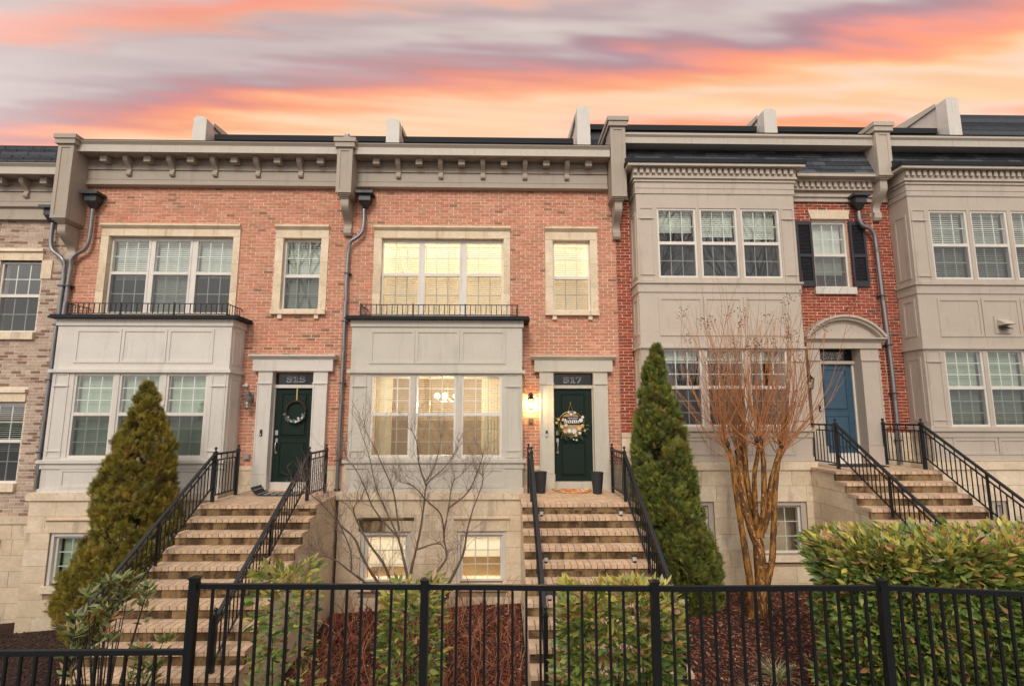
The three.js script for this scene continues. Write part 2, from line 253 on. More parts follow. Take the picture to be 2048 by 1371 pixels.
// bricks in running bond around openings; the 300 nearest to the eye each a mesh, the rest one mesh
const eye = V(0, 1.5, 11.2);
function brickWall(house, shapePts, holes, regions, openings, palette, mortar, seed, z = 0) {
  const wall = mesh('brick_wall', slab(shapePts, holes, z - 0.26, z - 0.0055), mortar, house), rnd = rngOf(seed);
  const L = 0.2025, H = 0.0677, bl = 0.1895, bh = 0.0555, list = [];
  for (const [rx0, rx1, ry0, ry1] of regions) for (let r = 0, y = ry0 + 0.005; y + bh <= ry1 + 0.02; r++, y += H) {
    let segs = [[rx0, rx1]];
    for (const [a, b, c, d] of openings) if (y + bh * 0.5 > c && y + bh * 0.5 < d) segs = segs.flatMap(([p, q]) => (b <= p || a >= q) ? [[p, q]] : [[p, a], [b, q]].filter(([m, n]) => n - m > 0.02));
    for (let k = Math.floor(rx0 / L) - 1; k * L < rx1 + L; k++) {
      const p = k * L + (r % 2 ? L / 2 : 0) + (hash2(k, r, seed) - 0.5) * 0.008, q = p + bl + (hash2(k, r, seed + 1) - 0.5) * 0.006;
      for (const [a, b] of segs) { const m = Math.max(p, a + 0.004), n = Math.min(q, b - 0.004); if (n - m > 0.010) list.push([m, n, y + (hash2(k, r, seed + 2) - 0.5) * 0.005, Math.min(bh, ry1 + 0.02 - y), (hash2(k, r, seed + 3) - 0.5) * 0.004]); }
    }
  }
  const pick = () => { let t = rnd(); for (const [p, c] of palette) { if (t < p) return c; t -= p; } return palette[0][1]; };
  const vary = (c) => { const k = 0.90 + 0.20 * rnd(); return c.map((v) => v * k * (0.97 + 0.06 * rnd())); };
  const wp = wall.getWorldPosition(V(0, 0, 0)); house.updateWorldMatrix(true, false); const hp = V(0, 0, 0).setFromMatrixPosition(house.matrixWorld);
  const full = list.map((b, i) => [i, b]).filter(([, b]) => b[1] - b[0] > 0.18).sort((a, b) => eye.distanceTo(V(a[1][0] + hp.x, a[1][2] + hp.y, 0)) - eye.distanceTo(V(b[1][0] + hp.x, b[1][2] + hp.y, 0))).slice(0, 300);
  const single = new Set(full.map(([i]) => i)), kinds = [];
  for (let k = 0; k < 16; k++) kinds.push(boxG(-bl / 2, bl / 2, 0, bh, -0.03, 0, vary(pick()), rnd() * 3, rnd() * 3));
  for (const [, b] of full) { const m = mesh('brick', kinds[Math.floor(rnd() * kinds.length)], M.brick, wall); m.position.set((b[0] + b[1]) / 2, b[2], z + b[4]); }
  const mb = new MB(); list.forEach((b, i) => { if (!single.has(i)) mb.box(b[0], b[1], b[2], b[2] + b[3], z - 0.03, z + b[4], vary(pick()), rnd() * 3, rnd() * 3); });
  stuff(mesh('bricks', mb.geo(), M.brick, wall)); return wall;
}
// blocks of stone in courses, each its own mesh with open joints, on a darker backing
function stoneWall(house, x0, x1, y0, y1, zf, openings, o = {}) {
  const { course = 0.305, len = 0.61, mats = [M.stone, M.stone2, M.stone3], seed = 1, thick = 0.2 } = o;
  const holes = openings.map(([a, b, c, d]) => rect(a, b, Math.max(c, y0 + 0.01), Math.min(d, y1 - 0.01)));
  const w = mesh('stone_base', slab(rect(x0, x1, y0, y1), holes, zf - thick, zf - 0.012), M.joint, house);
  let r = 0;
  for (let y = y1; y > y0 + 0.02; y -= course, r++) {
    const yb = Math.max(y0, y - course), mids = openings.filter(([, , c, d]) => d > yb + 0.02 && c < y - 0.02);
    let segs = [[x0, x1]];
    for (const [a, b] of mids) segs = segs.flatMap(([p, q]) => (b <= p || a >= q) ? [[p, q]] : [[p, a], [b, q]].filter(([m, n]) => n - m > 0.03));
    for (const [p, q] of segs) {
      let x = p, first = true;
      while (x < q - 0.01) { let e = first ? x + len * (r % 2 ? 0.5 : 1) * (0.85 + 0.3 * hash2(r, 3, seed)) : x + len; if (q - e < 0.16) e = q; first = false; box('stone_block', [x + 0.003, e - 0.003, yb + 0.003, y - 0.003, zf - 0.05, zf + 0.003 * hash2(r, Math.round(x * 9), seed)], mats[Math.floor(hash2(r, Math.round(x * 10), seed + 7) * mats.length)], w); x = e; }
    }
  }
  return w;
}
// rectangular panel: four raised stiles around a recessed field, read as one trim piece
function panelFrame(parent, name, x0, x1, y0, y1, z, w, mat, d = 0.02) { return mesh(name, ringG(x0, x1, y0, y1, w, z, z + d), mat, parent); }
// front of a bay: faces with window holes, mouldings, panels, pilasters
function bay(house, x0, x1, zf, mat, o) {
  const b = group('bay', house), { y0, y1, wins, bands, panels, panelsLow, pil, side } = o;
  const holes = wins.map(([a, c, d, e]) => rect(a, c, d, e));
  mesh('face', slab(rect(x0, x1, y0, y1), holes, zf - 0.14, zf), mat, b);
  for (const s of [[x0, x0 + 0.12], [x1 - 0.12, x1]]) box('cheek', [s[0], s[1], y0, y1, 0.001, zf - 0.141], mat, b);
  box('floor', [x0 + 0.121, x1 - 0.121, y0, y0 + 0.06, 0.002, zf - 0.142], mat, b);
  box('ceiling', [x0 + 0.121, x1 - 0.121, y1 - 0.06, y1, 0.002, zf - 0.142], mat, b);
  for (const [a, c, d, m] of bands) mesh('moulding', merge([boxG(x0 - d, x1 + d, a, c, zf - 0.01, zf + d), boxG(x0 - d, x0 + 0.0, a + 0.001, c - 0.001, 0.003, zf - 0.0101), boxG(x1, x1 + d, a + 0.001, c - 0.001, 0.003, zf - 0.0101)]), m || mat, b);
  for (const [a, c, d, e] of panels) panelFrame(b, 'panel_trim', a - 0.055, c + 0.055, d - 0.05, e + 0.05, zf, 0.055, mat, 0.016);
  for (const [a, c, d, e] of pil) { panelFrame(b, 'pilaster', a, c, d, e, zf, 0.035, mat, 0.014); box('pilaster_cap', [a - 0.01, c + 0.01, e - 0.27, e - 0.25, zf, zf + 0.03], mat, b); box('pilaster_foot', [a - 0.005, c + 0.005, d + 0.13, d + 0.15, zf, zf + 0.022], mat, b); }
  for (const [d, e] of side) for (const [x, s] of [[x0, -1], [x1, 1]]) {   // panels on the cheeks
    const g = ringG(0.11, zf - 0.09, d, e, 0.05, 0, 0.014); g.applyMatrix4(new THREE.Matrix4().makeRotationY(-Math.PI / 2)); if (s > 0) g.applyMatrix4(new THREE.Matrix4().makeScale(1, 1, 1)); g.translate(s > 0 ? x + 0.0145 : x - 0.0005, 0, 0); mesh('cheek_trim', g, mat, b);
  }
  return b;
}
// S-shaped bracket in side view, top at y 0 hanging down h, depth d at the top
function bracketPts(d, h) { const p = [[0, 0], [d, 0], [d, -0.10 * h]]; for (let i = 1; i <= 12; i++) { const t = i / 12; p.push([d * (0.98 - 0.78 * sm(t)) + 0.08 * d * Math.sin(t * 6.28), -h * (0.10 + 0.66 * t)]); } p.push([d * 0.26, -0.77 * h], [d * 0.30, -0.80 * h], [d * 0.30, -0.93 * h], [d * 0.2, -h], [0, -h]); return p; }
function pier(house, x, w, y0, y1, zf, mat, corbelH) {
  const p = group('party_pier', house), g = boxG(x - w / 2, x + w / 2, y0, y1, 0.0, zf);
  mesh('shaft', g, mat, p);
  mesh('face_trim', ringG(x - w / 2, x + w / 2, y0 + 0.001, y1, w * 0.22, zf, zf + 0.015), mat, p);
  box('cap', [x - w / 2 - 0.045, x + w / 2 + 0.045, y1, y1 + 0.11, -0.6, zf + 0.06], mat, p); box('cap', [x - w / 2 - 0.07, x + w / 2 + 0.07, y1 + 0.11, y1 + 0.205, -0.62, zf + 0.085], mat, p);
  for (const [i, k] of [[0, 0.02], [1, 0.055], [2, 0.09]]) box('bed_mould', [x - w / 2 + k, x + w / 2 - k, y0 - 0.03 * (i + 1), y0 - 0.03 * i - 0.001, 0.0, zf - k], mat, p);
  mesh('corbel', profX(bracketPts(zf * 0.78, corbelH).map(([z, y]) => [z + 0.0, y + y0 - 0.091]), x - w * 0.25, x + w * 0.25), mat, p);
  return p;
}
function downspout(house, pts, headX, headY, r = 0.042) {
  const d = group('downspout', house);
  mesh('pipe', tube(pts, r, r, 10, 5), M.spout, d);
  const h = merge([boxG(headX - 0.19, headX + 0.19, headY - 0.06, headY, 0.02, 0.30), boxG(headX - 0.125, headX + 0.125, headY - 0.2, headY - 0.061, 0.02, 0.23)]);
  mesh('conductor_head', h, M.spoutDark, d);
  mesh('funnel', new THREE.CylinderGeometry(0.15, 0.055, 0.15, 4, 1).rotateY(Math.PI / 4).translate(headX, headY - 0.276, 0.125), M.spoutDark, d);
  for (let i = 1; i < pts.length; i++) if (Math.abs(pts[i][1] - pts[i - 1][1]) > 1.2) for (const t of [0.25, 0.75]) { const y = lerp(pts[i - 1][1], pts[i][1], t), x = lerp(pts[i - 1][0], pts[i][0], t), z = lerp(pts[i - 1][2], pts[i][2], t); box('strap', [x - 0.065, x + 0.065, y - 0.014, y + 0.014, 0.004, z + r * 1.12], M.spoutDark, d); }
  return d;
}
function numberSign(house, text, xc, yc, z, w, h, swirl) {
  const cv = document.createElement('canvas'); cv.width = 512; cv.height = 192; const c = cv.getContext('2d');
  c.fillStyle = '#10151a'; c.fillRect(0, 0, 512, 192); c.strokeStyle = '#cfd3d2'; c.lineWidth = 4;
  c.font = 'bold 150px serif'; c.textAlign = 'center'; c.textBaseline = 'middle'; c.strokeText(text, 256, 100);
  if (swirl) { c.lineWidth = 3; for (let k = 0; k < 9; k++) { const x = 100 + k * 40; c.beginPath(); c.arc(x, 150 - (k % 3) * 50, 20 + (k % 2) * 12, k, k + 4.6); c.stroke(); } }
  const t = new THREE.CanvasTexture(cv); t.colorSpace = THREE.SRGBColorSpace;
  return mesh('house_number', new THREE.PlaneGeometry(w, h).translate(xc, yc, z), phy([1, 1, 1], { map: t, roughness: 0.12 }), house);
}
// panelled front door with its casing; two raised panels
function door(house, x0, x1, y0, y1, z, mat, hw) {
  const d = group('door', house); box('leaf', [x0, x1, y0, y1, z - 0.045, z], mat, d);
  const w = x1 - x0, H = y1 - y0, px = w * 0.2;
  for (const [a, b] of [[0.07, 0.40], [0.49, 0.93]]) { mesh('panel', slab(rect(x0 + px, x1 - px, y0 + H * a, y0 + H * b), [], z + 0.0005, z + 0.022, 0.014), mat, d); mesh('panel_mould', ringG(x0 + px - 0.035, x1 - px + 0.035, y0 + H * a - 0.035, y0 + H * b + 0.035, 0.016, z + 0.0006, z + 0.012), mat, d); }
  const hd = group('handle', d), hx = x0 + 0.07, hy = y0 + H * 0.36;
  if (hw) { mesh('grip', merge([boxG(hx - 0.024, hx + 0.024, hy + 0.11, hy + 0.19, z, z + 0.012), boxG(hx - 0.02, hx + 0.02, hy - 0.12, hy - 0.08, z, z + 0.012), tube([[hx, hy + 0.12, z + 0.01], [hx, hy + 0.09, z + 0.055], [hx, hy - 0.02, z + 0.06], [hx, hy - 0.1, z + 0.01]], 0.011, 0.011, 8, 4)]), M.nickel, hd); box('deadbolt', [hx - 0.03, hx + 0.03, hy + 0.26, hy + 0.36, z, z + 0.03], M.nickel, hd); }
  return d;
}

// ---------------------------------------------------------------- brick houses with a panelled bay (515 and 517)
const PAL_A = [[0.38, [0.690, 0.305, 0.195]], [0.26, [0.640, 0.275, 0.175]], [0.18, [0.730, 0.355, 0.235]], [0.12, [0.590, 0.300, 0.190]], [0.03, [0.370, 0.185, 0.115]], [0.03, [0.700, 0.250, 0.170]]];
const PAL_B = [[0.5, [0.390, 0.074, 0.040]], [0.3, [0.325, 0.061, 0.034]], [0.14, [0.455, 0.101, 0.052]], [0.06, [0.182, 0.068, 0.052]]];
const PAL_T = [[0.45, [0.540, 0.399, 0.313]], [0.25, [0.621, 0.479, 0.379]], [0.18, [0.432, 0.293, 0.219]], [0.12, [0.297, 0.173, 0.126]]];
const WID = 5.967;
function cornice(house, x0, x1, dy) {                                  // bracketed cornice
  const c = group('cornice', house), Y = (v) => v + dy;
  mesh('bed_mould', profX([[0, Y(6.55)], [0.08, Y(6.55)], [0.13, Y(6.575)], [0.13, Y(6.6)], [0, Y(6.6)]], x0, x1), M.taupe, c);
  box('frieze_board', [x0, x1, Y(6.601), Y(6.70), 0, 0.085], M.taupe, c); box('frieze_board', [x0, x1, Y(6.712), Y(6.92), 0, 0.075], M.taupe, c); box('frieze_board', [x0, x1, Y(6.934), Y(7.035), 0, 0.095], M.taupe, c);
  box('backing', [x0, x1, Y(6.55), Y(7.40), -0.26, -0.001], M.taupe, c); box('beadboard_backing', [x0, x1, Y(7.036), Y(7.195), 0, 0.07], M.taupe, c);
  for (let k = 0; k < 5; k++) box('beadboard', [x0, x1, Y(7.037 + k * 0.031), Y(7.063 + k * 0.031), 0.0705, 0.08], M.taupe, c);
  for (let k = 0; k < 5; k++) box('soffit_board', [x0, x1, Y(7.196), Y(7.21), 0.002 + k * 0.08, 0.077 + k * 0.08], M.taupe, c);
  box('soffit_backing', [x0, x1, Y(7.211), Y(7.24), 0.0, 0.40], M.taupe, c);
  const xm = lerp(x0, x1, 0.47); box('fascia', [x0, xm - 0.002, Y(7.19), Y(7.352), 0.403, 0.42], M.fascia, c); box('fascia', [xm + 0.002, x1, Y(7.19), Y(7.352), 0.403, 0.42], M.fascia, c);
  mesh('crown', profX([[0.0, Y(7.353)], [0.425, Y(7.353)], [0.435, Y(7.37)], [0.465, Y(7.41)], [0.465, Y(7.425)], [0, Y(7.43)]], x0, x1), M.taupe, c);
  box('roof_edge', [x0, x1, Y(7.431), Y(7.442), -0.3, 0.47], M.roofBlack, c);
  const bg = profX(bracketPts(0.20, 0.405), -0.05, 0.05), kg = boxG(-0.072, 0.072, -0.145, 0, 0, 0.19);
  for (let k = 0, x = 0.616; x < WID - 0.4; k++, x += 0.4735) { const m = mesh(k % 2 ? 'bracket' : 'block', k % 2 ? bg : kg, M.taupe, c); m.position.set(x, Y(7.194), 0.0805); }
  return c;
}
function setback(house, x0, x1, yr, base, labelled) {                   // set-back top storey behind the terrace and its party wall
  const s = group('top_storey', house);
  box('wall', [x0 + 0.3, x1 - 0.3, base, yr - 0.18, -11, -4.55], M.shingle3, s);
  for (let k = 0; k < 7; k++) box('shingle_course', [x0 + 0.28, x1 - 0.28, yr - 0.2 - 0.14 * (k + 1), yr - 0.2 - 0.14 * k - 0.004, -4.56, -4.53 + 0.006 * (k % 2)], [M.shingle, M.shingle2, M.shingle3][k % 3], s);
  box('gutter', [x0 + 0.26, x1 - 0.26, yr - 0.18, yr, -11, -4.42], M.roofBlack, s);
  box('terrace', [x0, x1, base - 0.1, base, -4.6, -0.3], M.roofBlack, s);
  return s;
}
function partyWall(house, x, y, top) {                                  // party wall rising through the roof
  const p = group('roof_party_wall', house), w = 0.46;
  mesh('end_post', slab([[x - w / 2, y], [x + w / 2, y], [x + w / 2 - 0.03, top - 0.08], [x + 0.06, top], [x - 0.1, top], [x - w / 2 + 0.03, top - 0.06]], [], -4.45, -4.05), M.trimA, p);
  const n = 9; for (let k = 0; k < n; k++) box('siding_board', [x - 0.13 - 0.004 * (k % 2), x + 0.13, y + (top - y) * k / n + 0.004, y + (top - y) * (k + 1) / n, -9.5, -4.451], M.trimA, p);
  mesh('coping', profX([[-9.5, top + 0.55], [-4.46, top + 0.02], [-4.46, top - 0.10], [-9.5, top - 0.1]], x - 0.2, x + 0.2), M.trimB, p);
}
function juliet(house) {                                                // low iron rail on the bay roof
  const r = group('roof_railing', house), a = 0.50, b = 3.74, z = 0.60, y0 = 3.555, y1 = 3.80, t = 0.011, post = (x, zz) => box('rail_post', [x - 0.014, x + 0.014, y0 - 0.004, y1 + 0.012, zz - 0.014, zz + 0.014], M.iron, r);
  for (const [n, y] of [['top_rail', y1], ['bottom_rail', y0 + 0.035]]) { box(n, [a, b, y - 0.016, y, z - t, z + t], M.iron, r); for (const x of [a, b]) box(n, [x - t, x + t, y - 0.0155, y - 0.0005, 0.002, z - t - 0.001], M.iron, r); }
  for (const x of [a, b, a + 1.08, a + 2.16]) post(x, z);
  for (let k = 1; k < 30; k++) { const x = lerp(a, b, k / 30); if (k % 10) box('baluster', [x - 0.0075, x + 0.0075, y0 + 0.03, y1 - 0.0165, z - 0.0075, z + 0.0075], M.iron, r); }
  for (const x of [a, b]) for (let k = 1; k < 6; k++) { const zz = k * 0.1; box('baluster', [x - 0.0055, x + 0.0055, y0 + 0.03, y1 - 0.0165, zz - 0.0055, zz + 0.0055], M.iron, r); }
}
function houseA(x0, num, o) {
  const h = thing('townhouse', o.label, 'townhouse', [x0, 0, 0], 'row of townhouses');
  const lit = o.lit, trim = o.trim, G = lit ? M.glassLit : M.glass, fr = M.frame;
  const bayX = [0.33, 3.84], small = [4.55, 5.385, 3.79, 5.41], big = [0.745, 3.455, 3.56, 5.43], dr = [4.53, 5.39, 0.0, 2.42];
  brickWall(h, rect(0, WID, -2.3, 7.25), [rect(bayX[0] + 0.15, bayX[1] - 0.15, 0.1, 3.4), rect(0.70, 3.50, 3.54, 5.45), rect(4.50, 5.43, 3.77, 5.43), rect(4.49, 5.43, 0, 2.43), rect(0.7, 3.6, -1.8, -0.7)],
    [[0, WID, 0.475, 6.55]], [[bayX[0], bayX[1], -3, 3.5], [0.58, 3.60, 3.4, 5.70], [4.38, 5.545, 3.69, 5.70], [4.23, 5.69, -3, 2.79]], PAL_A, M.mortarA, o.seed);
  // basement of stone under the bay, cap course, door-side base
  const bw = [[0.68, 1.64, -1.70, -0.73], [2.56, 3.51, -1.70, -0.73]];
  stoneWall(h, 0.22, 3.84, -2.75, -0.116, 0.60, bw, { seed: o.seed });
  for (const [a, b] of [[0.18, 1.3], [1.3, 2.6], [2.6, 3.86]]) box('cap_stone', [a + 0.002, b - 0.002, -0.115, 0.018, 0.02, 0.655], M.stone, h);
  for (const [a, b] of [[bayX[1] + 0.01, 4.225], [5.695, WID]]) { box('water_table', [a, b, 0.39, 0.475, -0.005, 0.05], M.stone, h); stoneWall(h, a, b, -0.2, 0.388, 0.03, [], { seed: o.seed + 4, len: 0.5, thick: 0.03 }); }
  for (const [a, b, c, d] of bw) {
    const s = group('basement_window_trim', h);
    const moss = lit && a < 1; box('lintel', [a - 0.04, (a + b) / 2 - 0.002, d + 0.01, d + 0.215, 0.5, 0.615], moss ? M.mossy : M.stone, s); box('lintel', [(a + b) / 2 + 0.002, b + 0.04, d + 0.01, d + 0.215, 0.5, 0.615], M.stone, s);
    mesh('hood', profX([[0.5, d + 0.216], [0.625, d + 0.216], [0.665, d + 0.25], [0.665, d + 0.27], [0.5, d + 0.28]], a - 0.07, b + 0.07), moss ? M.mossy : M.stone2, s); box('sill', [a - 0.05, b + 0.05, c - 0.12, c - 0.002, 0.45, 0.66], M.stone3, s);
    box('jamb', [a, a + 0.06, c, d, 0.42, 0.56], fr, s); box('jamb', [b - 0.06, b, c, d, 0.42, 0.56], fr, s); box('jamb_head', [a + 0.061, b - 0.061, d - 0.07, d, 0.42, 0.555], fr, s);
    win(h, a + 0.062, b - 0.062, c + 0.02, d - 0.072, 0.50, { single: true, cols: 3, rows: 3, mat: fr, glass: G, blind: lit ? M.blindLit : M.blindGreen, drop: lit ? (a < 1 ? 0.72 : 0.52) : 1, tilt: 1.3 });
  }
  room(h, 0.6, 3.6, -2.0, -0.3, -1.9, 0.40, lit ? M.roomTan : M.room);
  // bay
  const bwins = [[0.765, 1.57], [1.66, 2.49], [2.60, 3.425]];
  bay(h, bayX[0], bayX[1], 0.55, trim, {
    y0: 0.019, y1: 3.475, wins: bwins.map(([a, b]) => [a, b, 0.69, 2.355]), bands: [[0.02, 0.095, 0.022], [0.475, 0.585, 0.026], [0.586, 0.648, 0.075], [2.375, 2.44, 0.06], [3.335, 3.474, 0.03]],
    panels: [[0.76, 1.57, 2.62, 3.22], [1.695, 2.49, 2.62, 3.22], [2.62, 3.44, 2.62, 3.22], [0.76, 2.05, 0.15, 0.43], [2.16, 3.44, 0.15, 0.43]], pil: [[0.37, 0.665, 0.68, 2.365], [3.50, 3.80, 0.68, 2.365]], side: [[0.70, 2.3], [2.55, 3.28], [0.12, 0.45]] });
  juliet(h); mesh('bay_roof', merge([boxG(0.20, 4.0, 3.476, 3.515, 0.003, 0.69), boxG(0.22, 3.98, 3.516, 3.55, 0.003, 0.67)]), M.roofBlack, h);
  bwins.forEach(([a, b], i) => win(h, a, b, 0.69, 2.355, 0.53, { rows: 3, mat: fr, glass: G, blind: lit ? M.blindLit : M.blindGreen, tilt: lit ? 0.12 : 1.1, drop: lit ? 0.56 : 1, mid: 1.545 }));
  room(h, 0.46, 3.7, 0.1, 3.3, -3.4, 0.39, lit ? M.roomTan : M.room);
  if (lit) for (const [a, b] of [[0.78, 1.12], [3.0, 3.42]]) {
    const mb = new MB(), n = 26; for (let k = 0; k < n; k++) { const f = (t) => [lerp(a, b, t), 0.18 + 0.028 * Math.sin(t * 42)]; const [xa, za] = f(k / n), [xb, zb] = f((k + 1) / n); mb.quad([xa, 0.2, za], [xb, 0.2, zb], [xb, 2.34, zb], [xa, 2.34, za], [0, 0, 1], [xa, 0, xb, 0, xb, 2, xa, 2]); }
    const g = mb.geo(); mesh('curtain', g, M.curtain, h);
  }
  // upper windows in their stone surrounds
  const sur = (a, b, c, d, ia, ib, id, sill) => {
    const s = group('window_surround', h), n = Math.max(2, Math.round((b - a) / 0.5));
    for (let k = 0; k < n; k++) box('lintel_stone', [lerp(a, b, k / n) + 0.002, lerp(a, b, (k + 1) / n) - 0.002, id, d - 0.105, -0.1, 0.035], [M.stone, M.stone3][k % 2], s);
    for (let k = 0; k < n; k++) mesh('hood_stone', profX([[-0.05, d - 0.104], [0.045, d - 0.104], [0.105, d - 0.05], [0.105, d - 0.01], [-0.05, d]], lerp(a - 0.01, b + 0.01, k / n) + 0.001, lerp(a - 0.01, b + 0.01, (k + 1) / n) - 0.001), M.stone, s);
    const m = Math.max(2, Math.round((id - c) / 0.55));
    for (const [p, q] of [[a, ia], [ib, b]]) for (let k = 0; k < m; k++) box('jamb_stone', [p, q, lerp(c, id, k / m) + 0.002, lerp(c, id, (k + 1) / m) - 0.002, -0.2, 0.03], [M.stone, M.stone2, M.stone3][k % 3], s);
    if (sill) { box('sill', [a - 0.01, b + 0.01, c - 0.1, c - 0.001, -0.2, 0.09], M.stone, s); for (const x of [ia + 0.025, ib - 0.025]) box('sill_block', [x - 0.045, x + 0.045, c - 0.195, c - 0.101, -0.02, 0.06], M.stone3, s); }
  };
  sur(0.58, 3.60, 3.552, 5.70, big[0], big[1], big[3], false); sur(4.38, 5.545, 3.79, 5.70, 4.55, 5.385, 5.41, true);
  const up = { mat: fr, glass: G, rows: 2, blind: lit ? M.blindLit : M.blind, tilt: lit ? 0.9 : 1.0 };
  [[0.75, 1.60], [1.665, 2.51], [2.595, 3.45]].forEach(([a, b], i) => win(h, a, b, 3.70, 5.39, -0.08, { ...up, mid: 4.62, drop: lit ? 1 : [0.52, 1, 0.5][i] }));
  for (const [a, b] of [[1.601, 1.664], [2.511, 2.594]]) box('mullion', [a, b, 3.70, 5.39, -0.15, -0.09], fr, h);
  box('window_base', [0.746, 3.454, 3.56, 3.699, -0.18, -0.06], M.stone, h); box('window_head', [0.746, 3.454, 5.391, 5.429, -0.18, -0.09], fr, h);
  win(h, 4.552, 5.383, 3.792, 5.40, -0.08, { ...up, mid: 4.57 });
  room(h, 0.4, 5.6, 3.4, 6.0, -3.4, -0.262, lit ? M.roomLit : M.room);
  // entrance
  const e = group('door_surround', h);
  for (const [a, b] of [[4.23, 4.53], [5.39, 5.69]]) { box('pilaster', [a, b, 0.001, 2.45, -0.1, 0.10], trim, e); panelFrame(e, 'pilaster_trim', a, b, 0.32, 2.2, 0.10, 0.03, trim, 0.012); box('pilaster_foot', [a - 0.015, b + 0.015, 0.001, 0.31, 0.1, 0.125], trim, e); box('pilaster_cap', [a - 0.012, b + 0.012, 2.18, 2.205, 0.1, 0.13], trim, e); }
  box('frieze', [4.12, 5.80, 2.451, 2.70, -0.05, 0.14], trim, e); mesh('cornice', profX([[0, 2.701], [0.15, 2.701], [0.17, 2.72], [0.23, 2.76], [0.23, 2.79], [0, 2.80]], 4.05, 5.87), trim, e); box('transom_bar', [4.531, 5.389, 2.10, 2.17, -0.14, -0.03], trim, e); box('threshold', [4.531, 5.389, 0.001, 0.14, -0.14, -0.02], trim, e);
  for (const [a, b] of [[4.531, 4.549], [5.371, 5.389]]) box('door_jamb', [a, b, 0.141, 2.099, -0.14, -0.05], trim, e);
  door(h, 4.551, 5.369, 0.142, 2.098, -0.085, M.green, true); numberSign(h, num, 4.96, 2.29, -0.07, 0.84, 0.225); box('hall', [4.4, 5.5, 0, 2.45, -0.4, -0.145], M.room, h);
  cornice(h, 0.166, WID - 0.166, 0); setback(h, 0, WID, 10.33, 7.3);
  box('party_side', [0.002, 0.24, -2.9, 7.2, -11, -0.262], M.mortarA, h); box('party_side', [WID - 0.24, WID - 0.002, -2.9, 7.2, -11, -0.262], M.mortarA, h); box('back_wall', [0.241, WID - 0.241, -2.9, 7.1, -11, -10.8], M.mortarA, h); box('roof_deck', [0.241, WID - 0.241, 7.101, 7.19, -10.8, -0.262], M.roofBlack, h);
  return h;
}
const h515 = houseA(-9.38, '515', { label: 'salmon brick townhouse numbered 515 with pale bay and unlit windows', seed: 515, trim: M.trimA, lit: false });
const h517 = houseA(-3.413, '517', { label: 'salmon brick townhouse numbered 517 with warmly lit windows and lit lantern', seed: 517, trim: M.trimB, lit: true });
pier(h515, 0, 0.33, 5.645, 7.30, 0.50, M.taupe, 0.74); pier(h517, 0, 0.33, 6.265, 7.29, 0.50, M.taupe, 0.72);
partyWall(h515, 0, 7.3, 10.72); partyWall(h517, 0, 7.3, 10.72);
downspout(h515, [[0.40, 6.0, 0.12], [0.40, 5.5, 0.12], [0.385, 5.25, 0.12], [0.32, 5.09, 0.12], [0.17, 4.98, 0.12], [0.085, 4.87, 0.12], [0.06, 4.70, 0.10], [0.02, 3.0, 0.10], [0.0, 0.02, 0.10]], 0.40, 6.35);
downspout(h517, [[0.35, 6.05, 0.12], [0.355, 5.68, 0.12], [0.32, 5.50, 0.12], [0.2, 5.38, 0.12], [0.09, 5.30, 0.12], [0.05, 5.12, 0.10], [0.035, 3.0, 0.10], [0.03, -0.2, 0.10]], 0.38, 6.42);
mesh('downspout_boot', tube([[0.03, 0.02, 0.10], [0.03, -1.5, 0.10], [0.02, -1.7, 0.13], [-0.06, -1.95, 0.35]], 0.06, 0.07, 12, 6), M.black, h517);
// glow of the rooms of 517: ceiling lamps out of sight behind the blinds
for (const [x, y, z, p] of [[1.0, 5.86, -1.0, 6], [2.1, 5.86, -1.0, 6], [3.2, 5.86, -1.0, 6], [4.96, 5.86, -1.0, 6], [1.1, -0.45, -0.6, 4.5], [3.0, -0.45, -0.6, 4.5]]) {
  const l = group('ceiling_lamp', h517); mesh('lamp_globe', new THREE.SphereGeometry(0.09, 16, 12).translate(x, y, z), M.bulb, l); mesh('lamp_stem', new THREE.CylinderGeometry(0.015, 0.015, 0.2, 8).translate(x, y + 0.18, z), M.brass, l); lampAt(l, x, y - 0.16, z, p, 4, [1.0, 0.87, 0.62]);
}
const chd = thing('chandelier', 'brass chandelier with glowing globes hanging behind the middle bay window of number 517', 'chandelier', [-1.24, 1.9, -0.9]);
mesh('stem', new THREE.CylinderGeometry(0.012, 0.012, 1.36, 8).translate(0, 0.70, 0), M.brass, chd);
for (let k = 0; k < 5; k++) { const a = k / 5 * 6.283 + 0.5, x = Math.cos(a) * 0.24, z = Math.sin(a) * 0.24; mesh('arm', tube([[0, 0.06, 0], [x * 0.5, -0.06, z * 0.5], [x, 0.0, z]], 0.009, 0.009, 6, 4), M.brass, chd); mesh('globe', new THREE.SphereGeometry(0.062, 14, 10).translate(x, 0.07, z), M.bulb, chd); }
lampAt(chd, 0, -0.16, 0, 20, 4);

